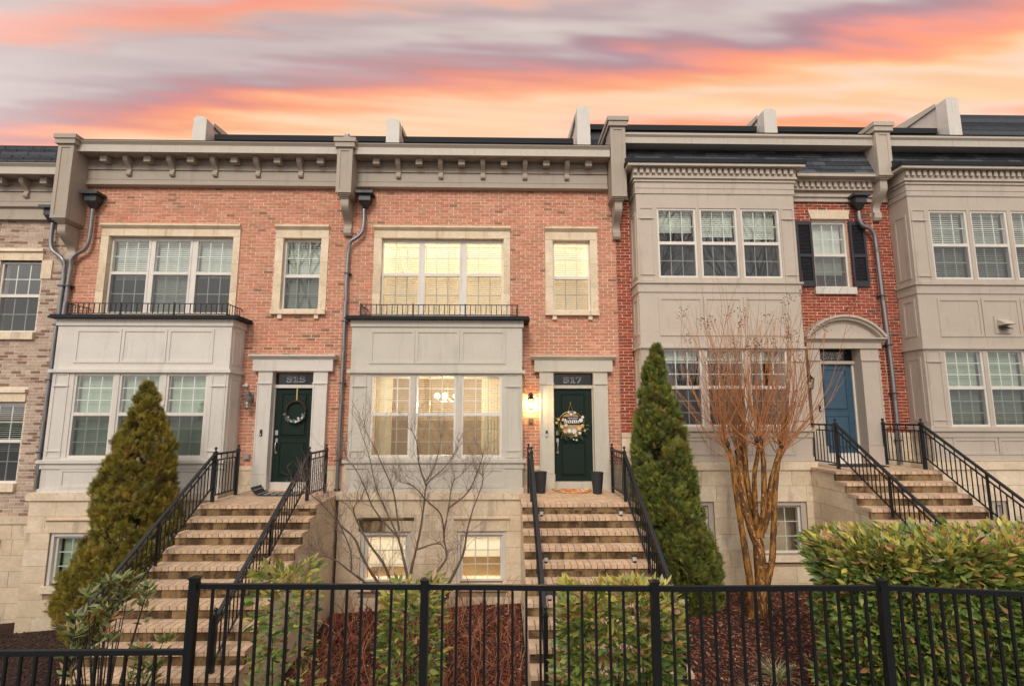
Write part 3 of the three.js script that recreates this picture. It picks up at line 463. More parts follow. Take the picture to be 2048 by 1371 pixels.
// ---------------------------------------------------------------- red brick houses with a two-storey bay (519 and 521)
function houseB(x0, num, o) {
  const h = thing('townhouse', o.label, 'townhouse', [x0, 0, 0], 'row of townhouses');
  const trim = M.taupeB, bx = [0.335, 3.78], zf = 0.55;
  const up = [[0.775, 1.62], [1.70, 2.515], [2.60, 3.44]], lo = [[0.77, 1.60], [1.68, 2.50], [2.58, 3.40]];
  brickWall(h, rect(0, WID, -2.3, 7.4), [rect(bx[0] + 0.15, bx[1] - 0.15, 0.7, 6.3), rect(4.487, 5.29, 4.355, 5.95), rect(4.33, 5.31, 0.5, 2.99)],
    [[0, WID, 1.16, 6.35]], [[bx[0], bx[1], -3, 7], [4.487, 5.29, 4.2, 5.95], [4.44, 5.34, 5.95, 6.17], [4.12, 5.67, -3, 3.2], [4.3, 5.48, 3.19, 3.5]], PAL_B, M.mortarB, o.seed);
  const bw = [[1.35, 1.68, -1.20, -0.18], [2.52, 3.55, -1.20, -0.18]];
  stoneWall(h, 0.25, bx[1] + 0.02, -2.6, 0.44, 0.60, bw, { seed: o.seed, course: 0.31 });
  for (const [a, b] of [[0.22, 1.7], [1.7, 3.1], [3.1, 3.82]]) box('cap_stone', [a + 0.002, b - 0.002, 0.441, 0.60, 0.02, 0.64], M.stone, h);
  for (const [a, b] of [[0, bx[0] - 0.01], [bx[1] + 0.01, 4.11], [5.68, WID]]) { box('water_table', [a, b, 1.06, 1.16, -0.005, 0.05], M.stone, h); stoneWall(h, a, b, -1.0, 1.058, 0.03, [], { seed: o.seed + 4, len: 0.5, thick: 0.03 }); }
  for (const [a, b, c, d] of bw) { box('basement_jamb', [a, a + 0.1, c + 0.001, d, 0.40, 0.56], M.taupeB, h); box('basement_jamb', [b - 0.1, b, c + 0.001, d, 0.40, 0.56], M.taupeB, h); box('basement_head', [a + 0.101, b - 0.101, d - 0.08, d, 0.40, 0.555], M.taupeB, h); box('basement_sill', [a - 0.03, b + 0.03, c - 0.12, c - 0.001, 0.4, 0.66], M.stone3, h); win(h, a + 0.1, b - 0.1, c + 0.01, d - 0.081, 0.5, { single: true, cols: b - a < 0.5 ? 1 : 3, rows: 3, blind: null }); }
  room(h, 0.6, 3.6, -2.0, -0.05, -1.9, 0.39, M.room);
  const pan = (y0, y1) => [[0.80, 1.62, y0, y1], [1.75, 2.46, y0, y1], [2.60, 3.38, y0, y1]];
  bay(h, bx[0], bx[1], zf, trim, { y0: 0.605, y1: 6.40, wins: [...lo.map(([a, b]) => [a, b, 1.30, 2.90]), ...up.map(([a, b]) => [a, b, 4.42, 5.96])],
    bands: [[0.606, 0.70, 0.02], [1.085, 1.205, 0.026], [1.206, 1.28, 0.07], [2.905, 2.945, 0.05], [4.10, 4.285, 0.02], [4.286, 4.325, 0.055], [6.28, 6.39, 0.02]],
    panels: [...pan(3.22, 3.95), ...pan(0.78, 1.02)], pil: [[0.38, 0.70, 1.29, 2.90], [3.46, 3.76, 1.29, 2.90], [0.38, 0.70, 4.34, 5.98], [3.48, 3.76, 4.34, 5.98]], side: [[1.4, 2.75], [3.2, 4.0], [4.45, 5.9], [0.72, 1.05]] });
  lo.forEach(([a, b], i) => win(h, a, b, 1.30, 2.90, 0.53, { rows: 3, mid: 2.10, blind: o.green ? M.blindGreen : M.blind, drop: o.green ? 1 : 0.12, tilt: o.green ? 0.9 : 1.2 }));
  up.forEach(([a, b], i) => win(h, a, b, 4.42, 5.96, 0.53, { rows: 2, mid: 5.185, blind: M.blind, drop: o.green ? 1 : [0.3, 0.36, 0.42][i], tilt: o.green ? 0.75 : 1.2 }));
  room(h, 0.46, 3.65, 0.75, 3.1, -3.4, 0.39, M.room); room(h, 0.46, 3.65, 3.9, 6.2, -3.4, 0.39, M.room);
  // bay cornice with dentils, roof, mansard
  const c = group('bay_cornice', h), X0 = bx[0], X1 = bx[1];
  const ret = (name, y0, y1, d, m) => mesh(name, merge([boxG(X0 - d, X1 + d, y0, y1, 0.3, zf + d), boxG(X0 - d, X0 + 0.2, y0 + 0.0005, y1 - 0.0005, 0.004, 0.2999), boxG(X1 - 0.2, X1 + d, y0 + 0.0005, y1 - 0.0005, 0.004, 0.2999)]), m || trim, c);
  ret('architrave', 6.401, 6.54, 0.022); ret('bed_mould', 6.541, 6.575, 0.05); ret('bed_mould', 6.576, 6.61, 0.035); ret('bed_mould', 6.611, 6.65, 0.075); ret('dentil_band', 6.651, 6.84, 0.06); ret('corona', 6.841, 6.90, 0.20, M.fascia); ret('roof_drip', 6.901, 6.985, 0.225, M.roofBlack);
  const dg = boxG(-0.036, 0.036, -0.115, 0, 0, 0.055);
  for (let x = X0 - 0.02; x < X1 + 0.05; x += 0.131) { const m = mesh('dentil', dg, trim, c); m.position.set(x, 6.825, zf + 0.0605); }
  mesh('bay_roof', merge([profX([[0.0, 6.986], [zf + 0.2, 6.986], [zf + 0.2, 7.0], [0.14, 7.30], [0.0, 7.30]], X0 - 0.2, X1 + 0.2)]), M.shingle3, h);
  const w = group('wall_cornice', h);
  box('frieze', [X1 + 0.06, WID, 6.351, 6.45, 0, 0.05], trim, w); box('bed_mould', [X1 + 0.06, WID, 6.451, 6.52, 0, 0.09], trim, w); box('bed_mould', [X1 + 0.06, WID, 6.521, 6.58, 0, 0.07], trim, w); box('dentil_band', [X1 + 0.06, WID, 6.581, 6.76, 0, 0.16], trim, w); box('eave_soffit', [X1 + 0.24, WID, 6.815, 6.845, 0, 0.34], trim, w); box('eave_fascia', [X1 + 0.24, WID - 0.16, 6.82, 6.905, 0.341, 0.36], M.fascia, w); box('eave_block', [X1 + 0.24, WID, 6.761, 6.814, 0, 0.22], trim, w);
  for (const [a, b] of [[0.0, X0 - 0.24]]) { box('frieze', [a, X0 - 0.04, 6.351, 6.76, 0, 0.05], trim, w); box('eave_soffit', [a, b, 6.815, 6.845, 0, 0.34], trim, w); box('eave_fascia', [a, b, 6.82, 6.905, 0.341, 0.36], M.fascia, w); }
  const dh = boxG(-0.036, 0.036, -0.115, 0, 0, 0.05); for (let x = X1 + 0.28; x < WID - 0.1; x += 0.131) { const m = mesh('dentil', dh, trim, w); m.position.set(x, 6.755, 0.1605); }
  const r = group('mansard_roof', h); mesh('deck', profX([[-0.26, 6.88], [0.35, 6.88], [0.02, 7.60], [-0.26, 7.60]], 0, WID), M.shingle3, r);
  const nC = 6, sl = Math.hypot(0.33, 0.72), rnd = rngOf(o.seed + 5), ang = Math.atan2(0.72, 0.33);
  const sg = [M.shingle, M.shingle2, M.shingle3]; const tabG = profX([[0, 0], [0.016, 0], [0.004, sl / nC + 0.02], [0, sl / nC + 0.02]], -0.146, 0.146);
  for (let k = 0; k < nC; k++) for (let x = (k % 2 ? 0.0 : 0.15) + 0.0; x < WID + 0.1; x += 0.298) { if (x < 0.16 || x > WID - 0.14) continue; const m = mesh('shingle', tabG, sg[Math.floor(rnd() * 3)], r); const t = k / nC; m.position.set(x, lerp(6.88, 7.60, t), lerp(0.35, 0.02, t) + 0.002); m.rotation.x = -(Math.PI / 2 - ang); }
  const tc = group('top_cornice', h); box('soffit', [0.16, WID - 0.16, 7.56, 7.60, 0.0, 0.335], trim, tc); box('fascia', [0.16, WID * 0.42 - 0.002, 7.555, 7.70, 0.336, 0.36], M.fascia, tc); box('fascia', [WID * 0.42 + 0.002, WID - 0.16, 7.555, 7.70, 0.336, 0.36], M.fascia, tc); mesh('crown', profX([[-0.2, 7.701], [0.365, 7.701], [0.40, 7.74], [0.40, 7.785], [-0.2, 7.80]], 0.16, WID - 0.16), M.taupeB, tc); box('roof_edge', [0.16, WID - 0.16, 7.801, 7.812, -0.4, 0.405], M.roofBlack, tc); box('backing', [0, WID, 7.401, 7.70, -0.25, -0.001], trim, tc);
  setback(h, 0, WID, o.roof, 7.8);
  // shuttered window
  win(h, 4.49, 5.287, 4.36, 5.90, -0.07, { rows: 2, mid: 5.13, blind: M.blind, drop: 0.8, tilt: 1.3 }); box('window_head', [4.488, 5.289, 5.901, 5.949, -0.16, -0.06], M.frame, h);
  for (const [a, b, p, q] of [[4.463, 4.885, 4.40, 4.885], [4.889, 5.31, 4.889, 5.37]]) mesh('lintel_stone', slab([[a, 5.951], [b, 5.951], [q, 6.165], [p, 6.165]], [], -0.1, 0.03), M.stone, h);
  box('sill', [4.42, 5.35, 4.20, 4.354, -0.2, 0.07], M.trimA, h); room(h, 4.1, 5.7, 4.0, 6.1, -2.5, -0.262, M.room);
  for (const [a, b] of [[4.09, 4.45], [5.315, 5.675]]) {
    const s = group('shutter', h); mesh('frame', slab(rect(a, b, 4.37, 5.89), [rect(a + 0.05, b - 0.05, 4.50, 5.05), rect(a + 0.05, b - 0.05, 5.12, 5.80)], 0.004, 0.045), M.shutter, s);
    for (const [p, q] of [[4.5, 5.05], [5.12, 5.80]]) { const mb = new MB(); for (let y = p + 0.012; y < q; y += 0.032) mb.quad([a + 0.05, y - 0.012, 0.036], [b - 0.05, y - 0.012, 0.036], [b - 0.05, y + 0.016, 0.014], [a + 0.05, y + 0.016, 0.014], [0, 0.6, 0.8], [0, 0, 1, 0, 1, 1, 0, 1]); stuff(mesh('louvres', mb.geo(), M.shutter, s)); }
  }
  // entrance under a segmental pediment
  const e = group('door_surround', h);
  for (const [a, b] of [[4.115, 4.37], [5.27, 5.67]]) { box('pilaster', [a, b, 0.501, 2.97, -0.28, 0.10], trim, e); panelFrame(e, 'pilaster_trim', a, b, 0.9, 2.72, 0.10, 0.03, trim, 0.012); box('pilaster_foot', [a - 0.015, b + 0.015, 0.501, 0.88, 0.1, 0.125], trim, e); box('pilaster_cap', [a - 0.012, b + 0.012, 2.70, 2.725, 0.1, 0.13], trim, e); }
  box('frieze', [4.08, 5.72, 2.971, 3.10, -0.05, 0.14], trim, e); mesh('cornice', profX([[0, 3.101], [0.15, 3.101], [0.17, 3.13], [0.24, 3.17], [0.24, 3.20], [0, 3.21]], 4.03, 5.80), trim, e);
  const arc = (hw, rise, yb) => { const R = (hw * hw + rise * rise) / (2 * rise), p = []; const a0 = Math.asin(hw / R); for (let k = 0; k <= 28; k++) { const a = lerp(a0, -a0, k / 28); p.push([4.915 + R * Math.sin(a), yb + rise - R + R * Math.cos(a)]); } return p; };
  mesh('tympanum', slab(arc(0.80, 0.40, 3.212), [], 0.0, 0.10), trim, e);
  for (const [ho, ro, hi, ri, z] of [[0.885, 0.475, 0.79, 0.385, 0.20], [0.90, 0.49, 0.845, 0.44, 0.25]]) mesh('arch_mould', slab([...arc(ho, ro, 3.211), ...arc(hi, ri, 3.211).reverse()], [], 0.0, z), trim, e);
  box('transom_bar', [4.371, 5.269, 2.655, 2.72, -0.28, -0.12], trim, e); box('threshold', [4.371, 5.269, 0.501, 0.715, -0.26, -0.13], M.frame, e); for (const [a, b] of [[4.371, 4.41], [5.23, 5.269]]) box('door_jamb', [a, b, 0.716, 2.654, -0.27, -0.17], M.frame, e);
  door(h, 4.412, 5.228, 0.717, 2.653, -0.20, M.blue, false); numberSign(h, num, 4.82, 2.845, -0.19, 0.89, 0.245, true); box('hall', [4.3, 5.4, 0.5, 3.0, -0.6, -0.282], M.room, h);
  box('party_side', [0.002, 0.24, -2.9, 7.3, -11, -0.262], M.mortarB, h); box('party_side', [WID - 0.24, WID - 0.002, -2.9, 7.3, -11, -0.262], M.mortarB, h); box('back_wall', [0.241, WID - 0.241, -2.9, 7.1, -11, -10.8], M.mortarB, h); box('roof_deck', [0.241, WID - 0.241, 7.401, 7.5, -10.8, -0.262], M.roofBlack, h);
  return h;
}
const h519 = houseB(2.565, '519', { label: 'red brick townhouse numbered 519 with blue door and arched pediment', seed: 519, roof: 10.83 });
const h521 = houseB(8.53, '', { label: 'red brick townhouse cut off at the right picture edge, vent hood on its bay', seed: 521, roof: 10.83, green: true });
pier(h519, 0.0, 0.33, 6.25, 7.88, 0.46, M.taupe, 0.74); pier(h521, 0, 0.33, 6.80, 7.83, 0.46, M.taupeB, 0.80);
for (const h of [h519, h521]) mesh('pier_wing', profX([[0.0, 6.86], [0.44, 6.90], [0.44, 7.82], [-0.6, 7.82], [-0.6, 6.86]], -0.15, 0.15), h === h519 ? M.taupe : M.taupeB, h);
partyWall(h519, 0, 7.7, 11.22); partyWall(h521, 0, 7.7, 11.22); partyWall(h521, WID, 7.7, 11.7); box('far_roof', [WID + 0.3, WID + 6, 7.7, 11.55, -11, -4.8], M.shingle3, h521);
for (let k = 0; k < 9; k++) box('shingle_course', [WID + 0.28, WID + 6.02, 11.40 - 0.14 * k, 11.536 - 0.14 * k, -4.81, -4.775 + 0.008 * (k % 2)], [M.shingle, M.shingle2, M.shingle3][k % 3], h521);
downspout(h519, [[5.51, 6.1, 0.12], [5.515, 5.9, 0.12], [5.57, 5.77, 0.12], [5.72, 5.70, 0.12], [5.81, 5.58, 0.12], [5.84, 5.40, 0.11], [5.865, 4.7, 0.10], [5.93, 2.5, 0.10], [5.925, 0.5, 0.10]], 5.52, 6.47);
box('caulk_joint', [5.878, 5.888, 1.2, 6.3, 0.001, 0.006], M.mortarB, h519);
{ const v = group('vent_hood', h521), x = 2.06, y = 3.44; box('plate', [x - 0.14, x + 0.2, y - 0.2, y + 0.17, 0.551, 0.572], M.taupeB, v); mesh('hood', profX([[0.573, y + 0.1], [0.66, y + 0.06], [0.76, y - 0.02], [0.74, y - 0.03], [0.573, y - 0.03]], x - 0.09, x + 0.13), M.taupeB, v); mesh('flap', profX([[0.573, y - 0.05], [0.70, y - 0.11], [0.70, y - 0.12], [0.573, y - 0.06]], x - 0.08, x + 0.12), M.spoutDark, v); }

// ---------------------------------------------------------------- tan brick house at the left edge (513)
{
  const h = thing('townhouse', 'tan brick townhouse cut off at the left picture edge', 'townhouse', [-15.347, -0.66, 0], 'row of townhouses'), dy = 0.66;
  const wu = [[4.42, 5.33, 3.28 + dy, 4.86 + dy], [1.2, 3.0, 3.28 + dy, 4.86 + dy]], wl = [[4.42, 5.33, 0.13 + dy, 1.80 + dy], [1.2, 3.0, 0.13 + dy, 1.80 + dy]];
  brickWall(h, rect(0, WID, -2.3, 7.25), [...wu, ...wl, [4.28, 5.22, -1.57, -0.43]].map((r) => rect(...r)), [[0, WID, 0.14, 6.55]], [...wu.map(([a, b, c, d]) => [a - 0.02, b + 0.02, c - 0.17, d + 0.25]), ...wl.map(([a, b, c, d]) => [a - 0.02, b + 0.02, c - 0.17, d + 0.3]), [5.33, 5.55, 4.44 + dy, 4.86 + dy]], PAL_T, M.mortarT, 513);
  stoneWall(h, 0, WID, -2.3, 0.0, 0.06, [[4.3, 5.2, -1.55, -0.45]], { mats: [M.stoneTan, M.stone2], seed: 513 }); box('water_table', [0, WID, 0.002, 0.139, -0.005, 0.10], M.stoneTan, h);
  win(h, 4.34, 5.16, -1.5, -0.49, -0.02, { single: true, cols: 3, rows: 2, blind: null }); box('basement_hood', [4.25, 5.25, -0.44, -0.30, 0.0, 0.10], M.stoneTan, h); room(h, 4.0, 5.6, -1.9, -0.2, -2, -0.27, M.room);
  for (const [a, b, c, d] of [...wu, ...wl]) {
    const s = group('window_surround', h), m = (a + b) / 2; box('lintel_stone', [a - 0.015, m - 0.002, d, d + 0.19, -0.1, 0.03], M.stone, s); box('lintel_stone', [m + 0.002, b + 0.015, d, d + 0.19, -0.1, 0.03], M.stone, s); box('hood', [a - 0.03, b + 0.03, d + 0.191, d + 0.26, -0.05, 0.075], M.stone3, s); box('sill', [a - 0.03, b + 0.03, c - 0.16, c - 0.001, -0.2, 0.07], M.stone3, s);
    const n = b - a > 1 ? 2 : 1; for (let k = 0; k < n; k++) win(h, lerp(a, b, k / n), lerp(a, b, (k + 1) / n) - 0.001, c, d - 0.02, -0.06, { cols: 3, rows: 2, mid: (c + d) / 2 + 0.02, drop: c > 2 ? 0 : 0.62, tilt: 0.2 }); room(h, a - 0.3, b + 0.3, c - 0.3, d + 0.3, -2.6, -0.262, M.room);
  }
  box('quoin_stone', [5.335, 5.56, 4.45 + dy, 4.855 + dy, -0.02, 0.03], M.stone, h);
  cornice(h, 0.001, WID - 0.166, 0.13); box('lower_frieze', [0.001, WID - 0.166, 6.46, 6.678, 0.0, 0.07], M.taupe, h); box('lower_mould', [0.001, WID - 0.166, 6.42, 6.459, 0.0, 0.10], M.taupe, h); downspout(h, [[5.545, 5.9 + 0.44, 0.12], [5.56, 5.2 + dy, 0.12], [5.62, 5.05 + dy, 0.12], [5.75, 4.95 + dy, 0.12], [5.85, 4.85 + dy, 0.12], [5.885, 4.7 + dy, 0.10], [5.87, 3.0 + dy, 0.10], [5.85, 0.02 + dy, 0.10]], 5.53, 6.02 + dy);
  const s = group('mansard_roof', h); for (let k = 0; k < 6; k++) for (let x = 0.15; x < WID - 0.2; x += 0.3) box('shingle', [x + 0.003, x + 0.297, 7.56 + 0.085 * k, 7.644 + 0.085 * k, 0.36 - 0.045 * k, 0.39 - 0.045 * k + 0.01 * ((k + Math.round(x * 10)) % 2)], [M.shingle, M.shingle2, M.shingle3][(k * 7 + Math.round(x * 10)) % 3], s);
  box('deck', [0, WID, 7.58, 8.03, -11, 0.10], M.shingle3, s); box('roof_edge', [0, WID - 0.15, 8.031, 8.10, -0.4, 0.16], M.roofBlack, s);
  box('party_side', [0.002, 0.24, -2.3, 7.2, -11, -0.262], M.mortarT, h); box('back_wall', [0.241, WID, -2.3, 7.1, -11, -10.8], M.mortarT, h);
}

// ---------------------------------------------------------------- stoops: brick treads, stone risers, block sides
const RISE = 0.175, TREAD = 0.289;
function clipRect(poly, x0, x1, y0, y1) {
  const cut = (P, inside, at) => { const out = []; P.forEach((a, i) => { const b = P[(i + 1) % P.length], ia = inside(a), ib = inside(b); if (ia) out.push(a); if (ia !== ib) out.push(at(a, b)); }); return out; };
  const vx = (k) => (a, b) => { const t = (k - a[0]) / (b[0] - a[0]); return [k, lerp(a[1], b[1], t)]; }, vy = (k) => (a, b) => { const t = (k - a[1]) / (b[1] - a[1]); return [lerp(a[0], b[0], t), k]; };
  let P = poly; P = cut(P, (p) => p[0] >= x0, vx(x0)); if (P.length) P = cut(P, (p) => p[0] <= x1, vx(x1)); if (P.length) P = cut(P, (p) => p[1] >= y0, vy(y0)); if (P.length) P = cut(P, (p) => p[1] <= y1, vy(y1)); return P;
}
function stoop(label, x0, x1, y0, z0, n, seed, tone = 1) {
  const yb = y0 - n * RISE, s = thing('brick_stoop', label, 'steps', [(x0 + x1) / 2, yb, 0], 'front steps of the townhouses'), rnd = rngOf(seed), X0 = -(x1 - x0) / 2, X1 = -X0, Y = (v) => v - yb, W = X1 - X0;
  const rs = [M.riser, M.riser2, M.riser3], pavC = () => { const k = (0.86 + 0.26 * rnd()) * tone; return [0.74 * k, 0.55 * k * (0.97 + 0.06 * rnd()), 0.40 * k * (0.94 + 0.12 * rnd())]; };
  const pw = W / 20, kinds = []; for (let k = 0; k < 14; k++) kinds.push(boxG(-pw / 2 + 0.005, pw / 2 - 0.005, -0.055, 0, -0.197, 0, pavC(), rnd() * 2, rnd() * 2));
  const prof = [[0.02, -0.3 - 0.1], [0.02, Y(y0) - 0.058], [z0 - 0.03, Y(y0) - 0.058]];
  for (let k = 1; k <= n; k++) { prof.push([z0 - 0.03 + (k - 1) * TREAD, Y(y0 - k * RISE) - 0.058]); if (k < n) prof.push([z0 - 0.03 + k * TREAD, Y(y0 - k * RISE) - 0.058]); }
  prof[prof.length - 1][1] = -0.4;
  const prof2 = prof.map(([z, y]) => [z > 0.1 ? z - 0.035 : z, y]);
  mesh('core', profX(prof.map(([z, y]) => [z > 0.1 ? z - 0.05 : z, y]), X0 + 0.06, X1 - 0.06), M.joint, s);
  for (const [a, b] of [[X0 + 0.03, X0 + 0.059], [X1 - 0.059, X1 - 0.03]]) {         // block cladding of both sides
    const side = group('side_wall', s); let r = 0;
    for (let y = Y(y0) - 0.058; y > -0.4; y -= 0.305, r++) for (let z = -0.3 * (r % 2); z < z0 + n * TREAD; z += 0.61) { const P = clipRect(prof2, z + 0.003, z + 0.607, y - 0.302, y - 0.003); if (P.length > 2 && Math.abs(THREE.ShapeUtils.area(P.map((p) => new THREE.Vector2(...p)))) > 0.006) { const g = profX(P, a, b); mesh('stone_block', g, [M.stone, M.stone2, M.stone3][Math.floor(rnd() * 3)], side); } }
  }
  for (let k = 0; k < n; k++) {
    const st = group('step', s), top = Y(y0 - k * RISE), zf = z0 + k * TREAD;
    for (let j = 0; j < 20; j++) { const m = mesh('paver', kinds[Math.floor(rnd() * kinds.length)], M.paver, st); m.position.set(X0 + (j + 0.5) * pw, top - 0.002 * rnd(), zf + 0.004 * (rnd() - 0.5)); m.rotation.y = (rnd() - 0.5) * 0.01; }
    box('mortar_bed', [X0 + 0.012, X1 - 0.012, top - 0.054, top - 0.020, zf - 0.2, zf - 0.022], M.paverGap, st);
    const mb = new MB();
    if (k) for (let j = 0; j < 10; j++) mb.box(X0 + j * pw * 2 + 0.004, X0 + (j + 1) * pw * 2 - 0.004, top - 0.054, top - 0.001 - 0.002 * rnd(), zf - TREAD - 0.028, zf - 0.206, pavC(), rnd(), rnd());
    else for (let r = 0, z = z0 - 0.206; z > 0.06; r++, z -= 0.105) for (let j = -1; j < 10; j++) { const a = Math.max(X0, X0 + (j + (r % 2 ? 0.5 : 0)) * pw * 2), b = Math.min(X1, X0 + (j + 1 + (r % 2 ? 0.5 : 0)) * pw * 2); if (b - a > 0.03) mb.box(a + 0.003, b - 0.003, top - 0.055, top - 0.002 * rnd(), Math.max(0.03, z - 0.1), z, pavC(), rnd(), rnd()); }
    stuff(mesh('back_pavers', mb.geo(), M.paver, st));
    let x = X0 + 0.012; const cuts = [0.27 + 0.1 * rnd(), 0.58 + 0.1 * rnd(), 1]; for (const c of cuts) { const e = X0 + 0.012 + (W - 0.024) * c; box('riser_stone', [x + 0.002, e - 0.002, top - RISE + 0.0, top - 0.057, zf - 0.09, zf - 0.032 + 0.003 * rnd(), undefined, rnd() * 3, rnd() * 3], rs[Math.floor(rnd() * 3)], st); x = e; }
  }
  return s;
}
stoop('brick steps of number 515 beside the olive gold evergreen, wreathed green door above', -5.27, -3.22, -0.02, 1.82, 13, 21, 1);
stoop('brick steps in the middle with small solar lights, two dark planters on the landing', 0.36, 2.36, 0.0, 1.885, 13, 22, 1.03);
stoop('brick steps behind the big hedge, climbing to the blue door', 6.22, 8.27, 0.5, 1.45, 13, 23, 1);

// ---------------------------------------------------------------- iron stair railings
const sphere = (r, x, y, z) => new THREE.SphereGeometry(r, 10, 8).translate(x, y, z);
function railing(label, x, y0, zBack, zFront, zEnd, z0) {
  const nose = (z) => y0 - (z - z0) * RISE / TREAD, yTop = y0 + 0.86, slope = RISE / TREAD, yEnd = yTop - (zEnd - zFront) * slope, yFoot = nose(zEnd) - 0.18;
  const o = thing('stair_railing', label, 'railing', [x, yFoot, 0], 'iron railings of the front steps'), Y = (v) => v - yFoot, w = 0.026;
  const post = (z, a, b, big = w) => { const g = group('post', o); box('shaft', [-big, big, Y(a), Y(b), z - big, z + big], M.iron, g); box('collar', [-big - 0.008, big + 0.008, Y(b) - 0.045, Y(b) - 0.02, z - big - 0.008, z + big + 0.008], M.iron, g); mesh('finial', merge([new THREE.CylinderGeometry(0.012, 0.02, 0.035, 8).translate(0, Y(b) + 0.016, z), sphere(0.026, 0, Y(b) + 0.055, z)]), M.iron, g); };
  post(zBack, y0 - 0.01, yTop + 0.03); post(zFront, y0 - 0.01, yTop + 0.03); post(zEnd, yFoot, yEnd + 0.02);
  const bar = (name, za, ya, zb, yb2, h, b) => mesh(name, profX([[za, Y(ya) - h], [zb, Y(yb2) - h], [zb, Y(yb2)], [za, Y(ya)]], -b, b), M.iron, o);
  const lowD = yTop - nose(zFront) - 0.05;
  for (const [name, d, h, b] of [['handrail', 0, 0.034, 0.025], ['rail', 0.115, 0.022, 0.013], ['bottom_rail', 0.74, 0.022, 0.013]]) { const e = d > 0.5 ? lowD : d; bar(name, zBack + w, yTop - d, zFront - w, yTop - d, h, b); bar(name, zFront + w, yTop - e, zEnd - w, yEnd - e, h, b); }
  const bal = (z, a, b) => box('baluster', [-0.0068, 0.0068, Y(a), Y(b), z - 0.0068, z + 0.0068], M.iron, o);
  let k = 0; for (let z = zBack + 0.1; z < zFront - 0.06; z += 0.105, k++) bal(z, yTop - 0.742, k % 2 ? yTop - 0.026 : yTop - 0.117);
  for (let z = zFront + 0.09; z < zEnd - 0.05; z += 0.1, k++) { const t = yTop - (z - zFront) * slope; bal(z, t - lowD - 0.01, k % 2 ? t - 0.03 : t - 0.12); }
  const zm = lerp(zFront, zEnd, 0.5), tm = yTop - (zm - zFront) * slope; box('mid_post', [-0.016, 0.016, Y(nose(zm) - 0.1), Y(tm - 0.03), zm - 0.016, zm + 0.016], M.iron, o);
  return o;
}
railing('iron railing on the left of the 515 steps beside the conical evergreen', -5.20, -0.02, 0.62, 1.45, 4.36, 1.82); railing('iron railing on the right of the 515 steps, bare twigs in front', -3.54, -0.02, 0.40, 1.36, 4.30, 1.82);
railing('iron railing on the left of the 517 steps, seen almost end on', 0.55, 0, 0.60, 1.63, 4.50, 1.885); railing('iron railing on the right of the 517 steps against the green evergreen', 2.23, 0, 0.60, 1.66, 4.48, 1.885);
railing('iron railing on the left of the 519 steps behind the crape myrtle', 6.53, 0.5, 0.12, 1.06, 3.7, 1.45); railing('iron railing on the right of the 519 steps beside the tan bay', 8.17, 0.5, 0.12, 1.14, 3.7, 1.45);

// ---------------------------------------------------------------- street fence
{
  const f = thing('metal_fence', 'black metal picket fence along the front of the picture', 'fence', [0, -1.0, 6.8]), Y = (v) => v + 1.0, z = 0;
  const posts = [[-4.35, -0.24, -0.29, -0.29], [-2.45, 0.25, 0.197, -0.292], [-0.61, 0.225, 0.182, 0.182], [1.25, 0.20, 0.157, 0.157], [3.13, 0.20, 0.152, 0.152], [5.0, 0.12, 0.065, 0.065], [6.86, 0.04, -0.015, -0.015], [8.72, -0.04, -0.095, -0.095], [-6.2, -0.24, -0.29, -0.29], [-8.05, -0.24, -0.29, -0.29]].sort((a, b) => a[0] - b[0]);
  for (const [x, t] of posts) { const g = group('post', f); box('shaft', [x - 0.031, x + 0.031, 0, Y(t) - 0.018, -0.031, 0.031], M.fence, g); mesh('cap', merge([boxG(x - 0.038, x + 0.038, Y(t) - 0.0179, Y(t) - 0.004, -0.038, 0.038), new THREE.ConeGeometry(0.05, 0.016, 4).rotateY(Math.PI / 4).translate(x, Y(t) + 0.004, 0)]), M.fence, g); }
  for (let i = 0; i + 1 < posts.length; i++) {
    const [xa, , ra] = posts[i], [xb, , , rb] = posts[i + 1], A = xa + 0.031, B = xb - 0.031;
    const bar = (name, d, h, b) => mesh(name, slab([[A, Y(ra) - d - h], [B, Y(rb) - d - h], [B, Y(rb) - d], [A, Y(ra) - d]], [], -b, b, 0.003), M.fence, f);
    bar('top_rail', 0, 0.042, 0.017); bar('bottom_rail', 0.86, 0.035, 0.015);
    const n = Math.round((B - A) / 0.1155); for (let k = 1; k < n; k++) { const x = lerp(A, B, k / n), t = lerp(ra, rb, k / n); box('picket', [x - 0.0095, x + 0.0095, Y(t) - 1.0, Y(t) - 0.041, -0.0095, 0.0095], M.fence, f); }
    for (const x of [A, B]) box('bracket', [x - 0.012, x + 0.012, Y(x === A ? ra : rb) - 0.046, Y(x === A ? ra : rb) + 0.004, -0.021, 0.021], M.fence, f);
  }
}

